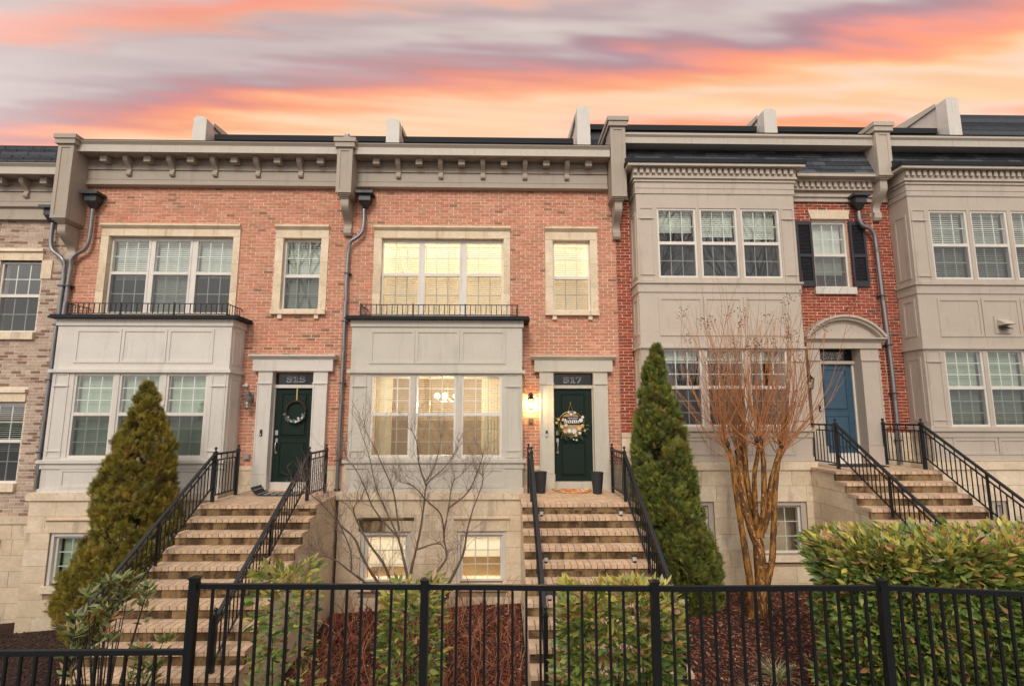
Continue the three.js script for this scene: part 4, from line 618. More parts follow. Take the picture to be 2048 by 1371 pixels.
// ---------------------------------------------------------------- things on doors, walls and steps
function lantern(label, x, y, lit, mat) {
  const o = thing('wall_lantern', label, 'wall lamp', [x, y, 0.0], 'wall lanterns beside the front doors');
  const m = mat || M.black, z = 0.17;
  mesh('backplate', slab([[-0.055, 0.02], [0.055, 0.02], [0.055, 0.20], [0, 0.25], [-0.055, 0.20]], [], 0.002, 0.02, 0.004), m, o);
  mesh('arm', tube([[0, 0.13, 0.015], [0, 0.20, 0.07], [0, 0.25, 0.12], [0, 0.20, z]], 0.011, 0.009, 8, 4), m, o);
  const cone = (r0, r1, h, yy) => new THREE.CylinderGeometry(r1, r0, h, 4, 1).rotateY(Math.PI / 4).translate(0, yy, z);
  mesh('roof', merge([cone(0.115, 0.03, 0.075, 0.135), cone(0.05, 0.02, 0.035, 0.187), sphere(0.014, 0, 0.212, z)]), m, o);
  mesh('glass', new THREE.CylinderGeometry(0.092, 0.062, 0.19, 4, 1, true).rotateY(Math.PI / 4).translate(0, 0.0, z), M.glassLit, o);
  for (let k = 0; k < 4; k++) { const a = k * Math.PI / 2 + Math.PI / 4; mesh('bar', tube([[Math.cos(a) * 0.062, -0.095, z + Math.sin(a) * 0.062], [Math.cos(a) * 0.092, 0.097, z + Math.sin(a) * 0.092]], 0.006, 0.006, 5, 1), m, o); }
  mesh('base', merge([cone(0.05, 0.07, 0.025, -0.107), sphere(0.013, 0, -0.127, z)]), m, o);
  mesh('bulb', merge([sphere(0.03, 0, 0.0, z), new THREE.CylinderGeometry(0.011, 0.011, 0.07, 8).translate(0, -0.055, z)]), lit ? M.bulb : M.white, o);
  if (lit) lampAt(o, 0, 0.0, z + 0.001, 2.6, 1.6, [1.0, 0.68, 0.30]);
  return o;
}
lantern('unlit grey wall lantern left of the 515 door', -5.31, 1.77, false, std([0.20, 0.21, 0.21], { roughness: 0.5, metalness: 0.5 }));
lantern('glowing wall lantern left of the 517 door', 0.63, 1.76, true, M.black);
lantern('black unlit wall lantern left of the blue 519 door', 6.62, 2.20, false, M.black);
function little(name, label, cat, pos, parts, grp) { const o = thing(name, label, cat, pos, grp); for (const [n, g, m] of parts) mesh(n, g, m, o); return o; }
little('motion_sensor', 'small white motion sensor above the 515 wall lantern', 'sensor', [-5.43, 2.15, 0.005], [['base', boxG(-0.035, 0.035, -0.03, 0.04, 0, 0.03), M.white], ['head', merge([sphere(0.03, 0.03, -0.012, 0.06), sphere(0.026, -0.03, -0.012, 0.06)]), M.white]]);
little('outlet_box', 'grey weatherproof outlet box low on the brick beside the 515 door', 'outlet', [-5.31, 0.66, 0.005], [['box', boxG(-0.06, 0.06, -0.05, 0.05, 0, 0.05), M.greyPlastic], ['cover', slab(rect(-0.05, 0.05, -0.04, 0.04), [], 0.0505, 0.062, 0.004), M.greyPlastic]]);
little('junction_box', 'small bronze box on the brick below the glowing 517 lantern', 'outlet', [0.635, 1.41, 0.005], [['box', boxG(-0.05, 0.05, -0.06, 0.06, 0, 0.05), std([0.16, 0.12, 0.07], { roughness: 0.5 })], ['cover', slab(rect(-0.035, 0.035, -0.042, 0.042), [], 0.0505, 0.06, 0.004), std([0.22, 0.18, 0.12], { roughness: 0.4 })]]);
const bell = (label, x, y, z, m2) => little('doorbell', label, 'doorbell', [x, y, z], [['body', slab(rect(-0.023, 0.023, -0.065, 0.065), [], 0, 0.022, 0.005), M.black], ['faceplate', slab(rect(-0.021, 0.021, -0.063, 0.005), [], 0.0225, 0.027, 0.002), m2], ['button', new THREE.CylinderGeometry(0.011, 0.011, 0.006, 14).rotateX(Math.PI / 2).translate(0, -0.032, 0.03), M.white]], 'doorbells on the door surrounds');
bell('black doorbell on the left pilaster of the 515 door', -5.01, 1.16, 0.101, M.black); bell('doorbell with silver faceplate on the left pilaster of the 517 door', 0.96, 1.14, 0.101, M.nickel); bell('black doorbell on the left pilaster of the blue door', 6.84, 1.68, 0.101, M.black);
// flowers
const petalG = (() => { const mb = []; for (let k = 0; k < 6; k++) { const g = new THREE.SphereGeometry(0.5, 6, 4); g.scale(0.55, 0.30, 0.9); g.translate(0, 0.08, 0.42); g.rotateX(-0.5); g.rotateY(k * 1.047); mb.push(g); } mb.push(new THREE.SphereGeometry(0.26, 6, 5).translate(0, 0.25, 0)); return merge(mb); })();
const flowerMat = {}; function flower(parent, x, y, z, r, c) { const key = c.join(); const m = mesh('flower', petalG, flowerMat[key] || (flowerMat[key] = std(c, { roughness: 0.85 })), parent); m.position.set(x, y, z); m.scale.setScalar(r); m.rotation.set(Math.PI / 2 - 0.2 + hash2(x * 99, y * 99) * 0.5, hash2(y * 77, x * 55) * 2, 0); return m; }
function leafG(len, w, fold = 0.18, droop = 0.12) {                   // pointed leaf along +y, eight faces
  const rows = [[0, 0.02], [0.3, 0.8], [0.62, 1], [1, 0.02]], p = [], uv = [], idx = [];
  for (const [t, k] of rows) for (const s of [-1, 0, 1]) { p.push(s * w / 2 * k, t * len, (s ? 0 : -fold * w) * k - droop * len * t * t); uv.push(s * 0.5 + 0.5, t); }
  for (let r = 0; r < 3; r++) for (let s = 0; s < 2; s++) { const a = r * 3 + s; idx.push(a, a + 1, a + 4, a, a + 4, a + 3); }
  const g = new THREE.BufferGeometry(); g.setAttribute('position', new THREE.Float32BufferAttribute(p, 3)); g.setAttribute('uv', new THREE.Float32BufferAttribute(uv, 2)); g.setIndex(idx); g.computeVertexNormals(); return g;
}
const LEAF = leafG(1, 0.3), QY = V(0, 1, 0);
function leafMatrix(pos, dir, len, roll, width = 1) { const q = new THREE.Quaternion().setFromUnitVectors(QY, dir.clone().normalize()).multiply(new THREE.Quaternion().setFromAxisAngle(QY, roll)); return new THREE.Matrix4().compose(pos, q, V(len * width, len, len)); }
function torus(R, r, seg = 40) { return new THREE.TorusGeometry(R, r, 8, seg); }
{ // 515: grapevine wreath with pale flowers
  const o = thing('door_wreath', 'twig wreath with white and teal flowers on the 515 door', 'wreath', [-4.37, 1.62, -0.02], 'wreaths on the green doors'), rnd = rngOf(77), g = [];
  for (let k = 0; k < 9; k++) { const pts = [], ph = rnd() * 6; for (let i = 0; i <= 30; i++) { const a = i / 30 * 6.283; const R = 0.205 + 0.014 * Math.sin(a * 5 + ph) + (rnd() - 0.5) * 0.012; pts.push([Math.cos(a) * R, Math.sin(a) * R, 0.012 * Math.cos(a * 6 + ph)]); } g.push(tube(pts, 0.006, 0.006, 5, 2)); }
  mesh('twig_ring', merge(g), M.darkbark, o); box('hanger', [-0.014, 0.014, 0.19, 0.50, -0.035, -0.028], M.brass, o);
  for (let k = 0; k < 20; k++) { const a = -Math.PI / 2 + (rnd() - 0.5) * 2.3, R = 0.2 + (rnd() - 0.5) * 0.06; flower(o, Math.cos(a) * R, Math.sin(a) * R - 0.01, 0.035 + rnd() * 0.02, 0.026 + rnd() * 0.014, [[0.68, 0.66, 0.58], [0.56, 0.55, 0.46], [0.10, 0.24, 0.23], [0.70, 0.70, 0.68]][Math.floor(rnd() * 4)]); }
  const it = []; for (let k = 0; k < 70; k++) { const a = -Math.PI / 2 + (rnd() - 0.5) * 2.7, R = 0.2; it.push([leafMatrix(V(Math.cos(a) * R, Math.sin(a) * R, 0.02), V(Math.cos(a) + (rnd() - 0.5) * 1.6, Math.sin(a) + (rnd() - 0.5), 0.5), 0.05 + rnd() * 0.04, rnd() * 6), C(0.20, 0.24, 0.18)]); } instanced('greenery', LEAF, M.leaf, it, o);
}
{ // 517: hoop sign with flowers
  const o = thing('door_wreath', 'flower hoop with wooden home sign on the 517 door', 'wreath', [1.49, 1.34, -0.03], 'wreaths on the green doors'), rnd = rngOf(78);
  mesh('hoop', torus(0.265, 0.010, 60), M.brass, o); mesh('board', new THREE.CylinderGeometry(0.235, 0.235, 0.012, 48).rotateX(Math.PI / 2), std([0.52, 0.36, 0.20], { map: sized(T.wood, 0.4, 0.1), roughness: 0.8 }), o);
  mesh('cord', merge([tube([[-0.05, 0.262, 0], [0, 0.44, 0.005]], 0.005, 0.005, 5, 1), tube([[0.05, 0.262, 0], [0, 0.44, 0.005]], 0.005, 0.005, 5, 1), sphere(0.016, 0, 0.45, 0.0)]), M.brass, o);
  const cv = document.createElement('canvas'); cv.width = 512; cv.height = 200; const c = cv.getContext('2d'); c.fillStyle = '#1d1a20'; c.fillRect(0, 0, 512, 200); c.fillStyle = '#f1eee8'; c.textAlign = 'center'; c.font = 'bold 40px sans-serif'; c.fillText('HOME SWEET', 290, 52); c.font = 'italic bold 150px serif'; c.fillText('home', 262, 165);
  const t = new THREE.CanvasTexture(cv); t.colorSpace = THREE.SRGBColorSpace; box('sign_plate', [-0.2, 0.235, -0.01, 0.155, 0.0065, 0.02], M.black, o); mesh('sign_print', new THREE.PlaneGeometry(0.43, 0.162).translate(0.0175, 0.0725, 0.0212), std([1, 1, 1], { map: t, roughness: 0.7 }), o);
  const cols = [[0.74, 0.73, 0.70], [0.72, 0.50, 0.24], [0.75, 0.72, 0.62], [0.70, 0.44, 0.22], [0.74, 0.74, 0.75]];
  for (const [x, y, r, k] of [[-0.27, 0.10, 0.05, 1], [-0.31, 0.03, 0.045, 1], [-0.17, 0.09, 0.055, 3], [-0.2, -0.06, 0.055, 1], [-0.11, -0.02, 0.055, 2], [-0.13, -0.16, 0.06, 3], [-0.04, -0.15, 0.07, 0], [0.06, -0.15, 0.085, 4], [0.17, -0.09, 0.075, 1], [0.24, -0.04, 0.06, 3], [0.21, 0.08, 0.07, 4], [0.25, 0.15, 0.05, 0], [0.18, -0.19, 0.055, 0], [0.1, -0.23, 0.05, 1], [0.29, -0.13, 0.045, 1], [0.0, 0.21, 0.045, 0], [0.08, 0.24, 0.045, 0], [-0.05, 0.25, 0.035, 2], [0.11, -0.33, 0.035, 0], [0.05, -0.32, 0.025, 0]]) flower(o, x, y, 0.045, r, cols[k]);
  const it = []; for (let k = 0; k < 170; k++) { const a = -Math.PI / 2 + (rnd() - 0.5) * 4.2, R = 0.2 + rnd() * 0.12; it.push([leafMatrix(V(Math.cos(a) * R, Math.sin(a) * R, 0.02 + rnd() * 0.03), V(Math.cos(a) + (rnd() - 0.5) * 1.8, Math.sin(a) + (rnd() - 0.5) * 1.4, 0.45), 0.05 + rnd() * 0.05, rnd() * 6), C(0.05 + rnd() * 0.06, 0.10 + rnd() * 0.08, 0.045)]); } instanced('greenery', LEAF, M.leaf, it, o);
}
{ // mats
  const half = (R, d, h) => { const p = []; for (let k = 0; k <= 30; k++) { const a = k / 30 * Math.PI; p.push([Math.cos(a) * R, Math.sin(a) * d]); } const g = new THREE.ExtrudeGeometry(shapeOf(p), { depth: h, bevelEnabled: false, curveSegments: 30 }); g.rotateX(Math.PI / 2); g.translate(0, h, 0); return g; };
  const cv = document.createElement('canvas'); cv.width = cv.height = 512; const c = cv.getContext('2d'), rnd = rngOf(5); c.fillStyle = '#e0913f'; c.fillRect(0, 0, 512, 512); for (let k = 0; k < 60; k++) { c.fillStyle = ['#d94a3a', '#f2e6c8', '#6a5fae', '#e8b84d', '#3f8a5a', '#f0f0ea', '#c7643c'][Math.floor(rnd() * 7)]; const x = 256 + (rnd() - 0.5) * 400, y = 512 - rnd() * 330; for (let q = 0; q < 6; q++) { c.beginPath(); c.arc(x + Math.cos(q) * 15, y + Math.sin(q) * 15, 12, 0, 6.3); c.fill(); } }
  const t = new THREE.CanvasTexture(cv); t.colorSpace = THREE.SRGBColorSpace; t.wrapS = t.wrapT = THREE.RepeatWrapping; t.repeat.set(1.25, 1.25); t.offset.set(0.5, 0);
  const o = thing('doormat', 'half-round orange floral doormat before the 517 door', 'doormat', [1.46, 0.002, 0.13]); mesh('mat', half(0.385, 0.60, 0.018), std([1, 1, 1], { map: t, roughness: 0.95 }), o); mesh('border', (() => { const p = []; for (let k = 0; k <= 30; k++) { const a = k / 30 * Math.PI; p.push([Math.cos(a) * 0.39, 0.010, Math.sin(a) * 0.605]); } return tube(p, 0.010, 0.010, 6, 1); })(), std([0.62, 0.27, 0.06], { roughness: 0.9 }), o);
  const b = thing('doormat', 'black scrollwork rubber doormat curling up at one end before the 515 door', 'doormat', [-4.42, -0.016, 0.36]); const mb = new MB(), n = 24, W = 1.0, D = 0.44, f = (u) => { const x = (u - 0.5) * W, l = Math.max(0, -x - 0.24); return [x + l * 0.35, 0.012 + l * l * 2.2]; };
  for (let k = 0; k < n; k++) { const [xa, ya] = f(k / n), [xb, yb] = f((k + 1) / n); mb.quad([xa, ya, D], [xb, yb, D], [xb, yb, 0], [xa, ya, 0], [0, 1, 0], [xa, 0, xb, 0, xb, 0.44, xa, 0.44]); mb.quad([xa, ya - 0.011, D], [xb, yb - 0.011, D], [xb, yb, D], [xa, ya, D], [0, 0, 1], [0, 0, 1, 0, 1, 1, 0, 1]); }
  mesh('mat', mb.geo(), M.charcoal, b); for (let k = 0; k < 7; k++) for (let j = 0; j < 3; j++) { const [x, y] = f((k + 0.5) / 7); const m = mesh('scroll', torus(0.045, 0.006, 18), M.greyPlastic, b); m.position.set(x, y + 0.006, 0.08 + j * 0.14); m.rotation.x = Math.PI / 2; m.rotation.y = x < -0.24 ? 0.55 : 0; }
  const d = thing('doormat', 'flat dark doormat before the blue 519 door', 'doormat', [7.35, 0.502, 0.42]); mesh('mat', boxG(-0.45, 0.45, 0, 0.015, -0.25, 0.25), M.charcoal, d); mesh('border', ringG(-0.46, 0.46, -0.26, 0.26, 0.03, 0, 0.018).rotateX(-Math.PI / 2), M.black, d);
}
for (const [x, z, label] of [[0.79, 0.62, 'tall empty dark planter left of the 517 door'], [1.90, 0.72, 'tall empty dark planter right of the 517 door']]) {
  const o = thing('planter', label, 'planter', [x, 0.0, z], 'planters beside the 517 door');
  mesh('pot', new THREE.LatheGeometry([[0.0, 0.0], [0.080, 0.0], [0.086, 0.02], [0.108, 0.22], [0.120, 0.38], [0.118, 0.40], [0.104, 0.40], [0.100, 0.33], [0, 0.33]].map((p) => new THREE.Vector2(...p)), 32), M.charcoal, o); const rim = mesh('rim', torus(0.118, 0.012, 32).rotateX(Math.PI / 2).translate(0, 0.405, 0), M.charcoal, o); mesh('soil', new THREE.CylinderGeometry(0.099, 0.099, 0.012, 24).translate(0, 0.337, 0), M.soil, o);
}
[[2.05, 1, 'solar step light on the right end of the step just below the 517 landing'], [2.05, 4, 'solar step light at the right end of the fifth 517 tread'], [2.05, 6, 'solar step light at the right end of the seventh 517 tread, behind the fence'], [0.69, 1, 'solar step light on the left end of the step just below the 517 landing'], [0.69, 4, 'solar step light at the left end of the fifth 517 tread'], [0.69, 6, 'solar step light at the left end of the seventh 517 tread, behind the fence']].forEach(([x, k, label]) => {
  const o = thing('step_light', label, 'step light', [x, -k * RISE, 1.885 + k * TREAD - 0.12], 'solar lights on the 517 steps');
  mesh('cap', merge([new THREE.CylinderGeometry(0.05, 0.055, 0.018, 4).rotateY(Math.PI / 4).translate(0, 0.096, 0), new THREE.CylinderGeometry(0.02, 0.045, 0.012, 4).rotateY(Math.PI / 4).translate(0, 0.111, 0)]), M.black, o); mesh('lens', new THREE.CylinderGeometry(0.046, 0.034, 0.06, 4).rotateY(Math.PI / 4).translate(0, 0.0565, 0), std([0.62, 0.62, 0.60], { roughness: 0.25 }), o); mesh('base', new THREE.CylinderGeometry(0.036, 0.03, 0.026, 4).rotateY(Math.PI / 4).translate(0, 0.0135, 0), M.black, o);
});
{ const o = thing('drain_pipe', 'cream corrugated drain pipe elbow at the left edge of the mulch', 'pipe', [-9.62, groundY(-9.5, 0.9) - 0.02, 0.8]); mesh('elbow', tube([[-0.25, 0.0, 0], [-0.12, 0.02, 0], [0, 0.1, 0], [0.06, 0.25, 0], [0.14, 0.34, 0], [0.27, 0.36, 0]], 0.055, 0.055, 12, 5), M.trimA, o); mesh('coupling', new THREE.CylinderGeometry(0.066, 0.066, 0.05, 14).rotateZ(Math.PI / 2).translate(0.28, 0.36, 0), M.trimA, o); }
{ const o = thing('roof_vent', 'small metal vent pipe on the roof just left of the pier between 515 and 517', 'vent', [-4.17, 8.95, -2]); mesh('pipe', new THREE.CylinderGeometry(0.07, 0.07, 1.3, 14).translate(0, -0.6, 0), M.spout, o); mesh('flange', new THREE.CylinderGeometry(0.08, 0.15, 0.1, 14).translate(0, -0.05, 0), M.spout, o); }

// ---------------------------------------------------------------- plants
const pickOf = (rnd, pal) => { let t = rnd(); for (const [p, c] of pal) { if (t < p) return c; t -= p; } return pal[0][1]; };
const tone = (rnd, c, v = 0.3) => { const k = 1 - v / 2 + v * rnd(); return C(c[0] * k, c[1] * k, c[2] * k); };
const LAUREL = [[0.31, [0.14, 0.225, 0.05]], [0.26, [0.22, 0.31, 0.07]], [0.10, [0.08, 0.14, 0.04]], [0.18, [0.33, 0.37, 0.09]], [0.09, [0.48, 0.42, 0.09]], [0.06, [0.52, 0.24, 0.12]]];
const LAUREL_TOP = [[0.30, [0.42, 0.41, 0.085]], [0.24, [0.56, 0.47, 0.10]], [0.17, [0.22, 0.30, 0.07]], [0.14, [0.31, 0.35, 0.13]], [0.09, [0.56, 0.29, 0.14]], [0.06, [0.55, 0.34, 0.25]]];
function laurel(name, label, x0, x1, z0, z1, yTop, n, seed, o = {}) {   // clipped or loose evergreen with long leaves
  const xc = (x0 + x1) / 2, zc = (z0 + z1) / 2, yb = groundY(xc, zc) - 0.02, s = thing(name, label, o.cat || 'shrub', [xc, yb, zc], o.group), rnd = rngOf(seed), hx = (x1 - x0) / 2, hz = (z1 - z0) / 2, H = yTop - yb, it = [];
  const { low = 0.0, rag = 0.12, len = 0.105, pal = LAUREL, top = LAUREL_TOP, round = 4 } = o;
  const stems = Math.max(4, Math.round((x1 - x0) * 5)), g = [];
  for (let k = 0; k < stems; k++) { const bx = (rnd() - 0.5) * hx * 1.5, bz = (rnd() - 0.5) * hz * 1.2; g.push(tube([[bx * 0.55, 0, bz * 0.55], [bx * 0.8, H * 0.35, bz * 0.8], [bx * 1.05 + (rnd() - 0.5) * 0.1, H * 0.85, bz]], 0.014, 0.005, 5, 3)); }
  stuff(mesh('stems', merge(g), M.darkbark, s));
  for (let i = 0; i < n; i++) {
    let u = rnd() * 2 - 1, v = rnd() * 2 - 1, w = low + (1 - low) * rnd(); const face = rnd();
    if (face < 0.40) v = 1 - rnd() * rnd() * 0.9; else if (face < 0.62) w = 1 - rnd() * rnd() * 0.3; else if (face < 0.82) u = Math.sign(u) * (1 - rnd() * rnd() * 0.6);
    const k = Math.pow(Math.pow(Math.abs(u), round) + Math.pow(Math.abs(v), round), 1 / round); if (k > 1) { u /= k; v /= k; }
    const lump = 1 + rag * (fbm(u * hx * 3 + 9, w * H * 3 + v * hz * 3, seed, 3) - 0.5) * 2.2, wy = w * H * (1 + (w > 0.85 ? rag * 0.9 * (fbm(u * hx * 5, v * hz * 5 + 7, seed + 3, 3) - 0.5) : 0));
    const P = V(u * hx * lump, wy, v * hz * lump), topness = step01(0.80, 0.97, w);
    const dir = V(u * 0.9 + (rnd() - 0.5) * 2.2, 0.15 + topness * 0.5 + (rnd() - 0.5) * 1.2, v * 0.9 + (rnd() - 0.5) * 1.4);
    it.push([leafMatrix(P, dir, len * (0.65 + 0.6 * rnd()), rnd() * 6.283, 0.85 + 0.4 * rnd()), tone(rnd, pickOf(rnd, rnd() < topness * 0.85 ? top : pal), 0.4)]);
  }
  instanced('leaves', LEAF, M.leaf, it, s); return s;
}
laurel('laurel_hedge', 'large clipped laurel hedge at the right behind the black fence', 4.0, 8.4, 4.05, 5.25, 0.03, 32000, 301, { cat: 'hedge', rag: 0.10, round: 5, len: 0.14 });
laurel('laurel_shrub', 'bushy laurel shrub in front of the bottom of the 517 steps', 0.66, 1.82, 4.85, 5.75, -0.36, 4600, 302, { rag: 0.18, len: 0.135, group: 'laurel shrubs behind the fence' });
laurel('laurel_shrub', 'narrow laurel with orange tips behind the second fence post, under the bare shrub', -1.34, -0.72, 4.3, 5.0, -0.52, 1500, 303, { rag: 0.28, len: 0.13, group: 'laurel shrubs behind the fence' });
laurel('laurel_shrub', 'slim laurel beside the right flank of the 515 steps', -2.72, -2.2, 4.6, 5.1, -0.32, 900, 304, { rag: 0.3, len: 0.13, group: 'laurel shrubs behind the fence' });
{ // loose rosette shrub at the lower left
  const s = thing('laurel_shrub', 'loose laurel with leaf rosettes in front of the bottom of the 515 steps', 'shrub', [-4.0, groundY(-4, 5.4), 5.5], 'laurel shrubs behind the fence'), rnd = rngOf(305), g = [], it = [], H = -0.12 - groundY(-4, 5.4);
  for (let k = 0; k < 30; k++) {
    const a = rnd() * 6.28, r = 0.12 + 0.36 * Math.sqrt(rnd()), h = H * (0.5 + 0.5 * rnd()), tip = V(Math.cos(a) * r * 1.1, h, Math.sin(a) * r * 0.8); g.push(tube([V((rnd() - 0.5) * 0.12, 0, (rnd() - 0.5) * 0.1), V(tip.x * 0.35, h * 0.5, tip.z * 0.35), tip], 0.013, 0.004, 5, 4));
    for (let j = 0; j < 24; j++) { const b = rnd() * 6.28, e = (j < 16 ? 0 : 0.28) * rnd(); it.push([leafMatrix(tip.clone().add(V((rnd() - 0.5) * 0.04, -e, (rnd() - 0.5) * 0.04)), V(Math.cos(b), 0.15 + 1.0 * rnd(), Math.sin(b)), 0.10 + 0.05 * rnd(), rnd() * 6.28, 0.8), tone(rnd, pickOf(rnd, [[0.42, [0.20, 0.235, 0.07]], [0.3, [0.28, 0.30, 0.11]], [0.18, [0.11, 0.15, 0.045]], [0.10, [0.48, 0.22, 0.08]]]), 0.35)]); }
  }
  stuff(mesh('stems', merge(g), M.darkbark, s)); instanced('leaves', LEAF, M.leaf, it, s);
}
// conical evergreens: fans of scale leaves over a trunk
const SPRAY = (() => { const g = []; for (let k = -4; k <= 4; k++) { const l = leafG(1 - 0.1 * Math.abs(k), 0.12, 0.0, 0.2); g.push(l.rotateZ(k * 0.27).translate(-k * 0.03, (4 - Math.abs(k)) * 0.10, (k % 2) * 0.05)); } return merge(g); })();
function evergreen(label, rows, z, n, pal, seed, depth = 0.9) {
  const yb = rows[rows.length - 1][1], xb = (rows[rows.length - 1][0] + rows[rows.length - 1][2]) / 2, yt = rows[0][1], o = thing('evergreen_tree', label, 'evergreen', [xb, yb - 0.12, z], 'conical evergreens before the houses'), rnd = rngOf(seed), it = [];
  const at = (y) => { for (let i = 1; i < rows.length; i++) if (y >= rows[i][1]) { const t = (rows[i - 1][1] - y) / (rows[i - 1][1] - rows[i][1]); return [lerp(rows[i - 1][0], rows[i][0], t), lerp(rows[i - 1][2], rows[i][2], t)]; } return [xb - 0.3, xb + 0.3]; };
  const mid = (y) => { const [a, b] = at(y); return (a + b) / 2 - xb; };
  mesh('trunk', tube([[0, 0, 0], [mid(lerp(yb, yt, 0.4)) * 0.8, (yt - yb) * 0.4, 0], [mid(yt - 0.3), yt - yb - 0.1, 0]], 0.07, 0.012, 8, 5), M.darkbark, o);
  const bg = []; for (let k = 0; k < 60; k++) { const y = lerp(yb + 0.1, yt - 0.4, rnd()), [a, b] = at(y), r = (b - a) / 2, an = rnd() * 6.28; bg.push(tube([[mid(y), y - yb, 0], [mid(y) + Math.cos(an) * r * 0.45, y - yb + 0.2, Math.sin(an) * r * 0.4], [mid(y) + Math.cos(an) * r * 0.8, y - yb + 0.45, Math.sin(an) * r * 0.72]], 0.012, 0.004, 4, 2)); } stuff(mesh('limbs', merge(bg), M.darkbark, o));
  const nc = Math.round(n / 34); let made = 0, tries = 0;                // rounded clumps of sprays with darker gaps between them
  while (made < nc && tries++ < nc * 12) {
    const y = lerp(yb, yt, Math.pow(rnd(), 1.2)), [a, b] = at(y), r = (b - a) / 2; if (rnd() > (r + 0.10) / 1.05) continue;
    const an = rnd() * 6.283, lump = fbm(an * 1.6 + 20, y * 2.4, seed, 3, 0) - 0.5, inner = rnd() < 0.22 ? 0.72 : 1; made++;
    const k = (0.80 + 0.36 * lump + 0.12 * (rnd() - 0.5)) * inner, c = V(mid(y) + Math.cos(an) * r * k, y - yb + 0.12, Math.sin(an) * r * depth * k), R = (0.055 + 0.075 * rnd()) * clamp(r / 0.35, 0.55, 1), base = pickOf(rnd, pal), out = V(Math.cos(an), 0.55, Math.sin(an)).normalize();
    for (let q = 0; q < 34; q++) {
      const d = V(rnd() - 0.5, rnd() - 0.5, rnd() - 0.5).normalize().add(out.clone().multiplyScalar(0.55)).normalize(), P = c.clone().addScaledVector(d, R * (0.35 + 0.75 * rnd())).add(V(0, 0.03 * (rnd() - 0.5), 0));
      const dir = d.clone().multiplyScalar(0.8).add(V((rnd() - 0.5) * 0.7, 0.45 + 0.4 * rnd(), (rnd() - 0.5) * 0.7));
      it.push([leafMatrix(P, dir, 0.045 + 0.045 * rnd(), rnd() * 6.28), tone(rnd, rnd() < 0.7 ? base : pickOf(rnd, pal), 0.5)]);
    }
  }
  instanced('crown', SPRAY, M.thuja, it, o); return o;
}
evergreen('olive gold conical evergreen left of the 515 steps, before its bay', [[-6.44, 2.08, -6.42], [-6.60, 1.79, -6.24], [-6.68, 1.34, -6.12], [-6.90, 0.90, -5.96], [-6.97, 0.47, -5.86], [-7.09, 0.04, -5.78], [-7.16, -0.39, -5.64], [-7.30, -0.81, -5.52], [-7.47, -1.22, -5.49], [-7.48, -1.63, -5.63], [-7.42, -2.10, -5.86], [-7.1, -2.4, -6.1]], 1.6, 42000, [[0.38, [0.27, 0.23, 0.024]], [0.30, [0.36, 0.285, 0.032]], [0.20, [0.17, 0.17, 0.022]], [0.08, [0.38, 0.23, 0.035]], [0.04, [0.12, 0.07, 0.03]]], 401);
evergreen('green conical evergreen between the 517 steps and the 519 bay', [[2.99, 2.82, 3.02], [2.77, 2.385, 3.11], [2.67, 1.81, 3.25], [2.55, 1.34, 3.42], [2.46, 0.876, 3.50], [2.47, 0.417, 3.57], [2.43, -0.036, 3.70], [2.54, -0.483, 3.76], [2.68, -0.925, 4.01], [2.83, -1.362, 4.05], [3.0, -1.709, 3.97], [3.15, -2.06, 3.70]], 1.3, 44000, [[0.36, [0.16, 0.20, 0.028]], [0.30, [0.23, 0.255, 0.036]], [0.20, [0.10, 0.135, 0.022]], [0.09, [0.28, 0.21, 0.035]], [0.05, [0.12, 0.07, 0.03]]], 402, 0.95);
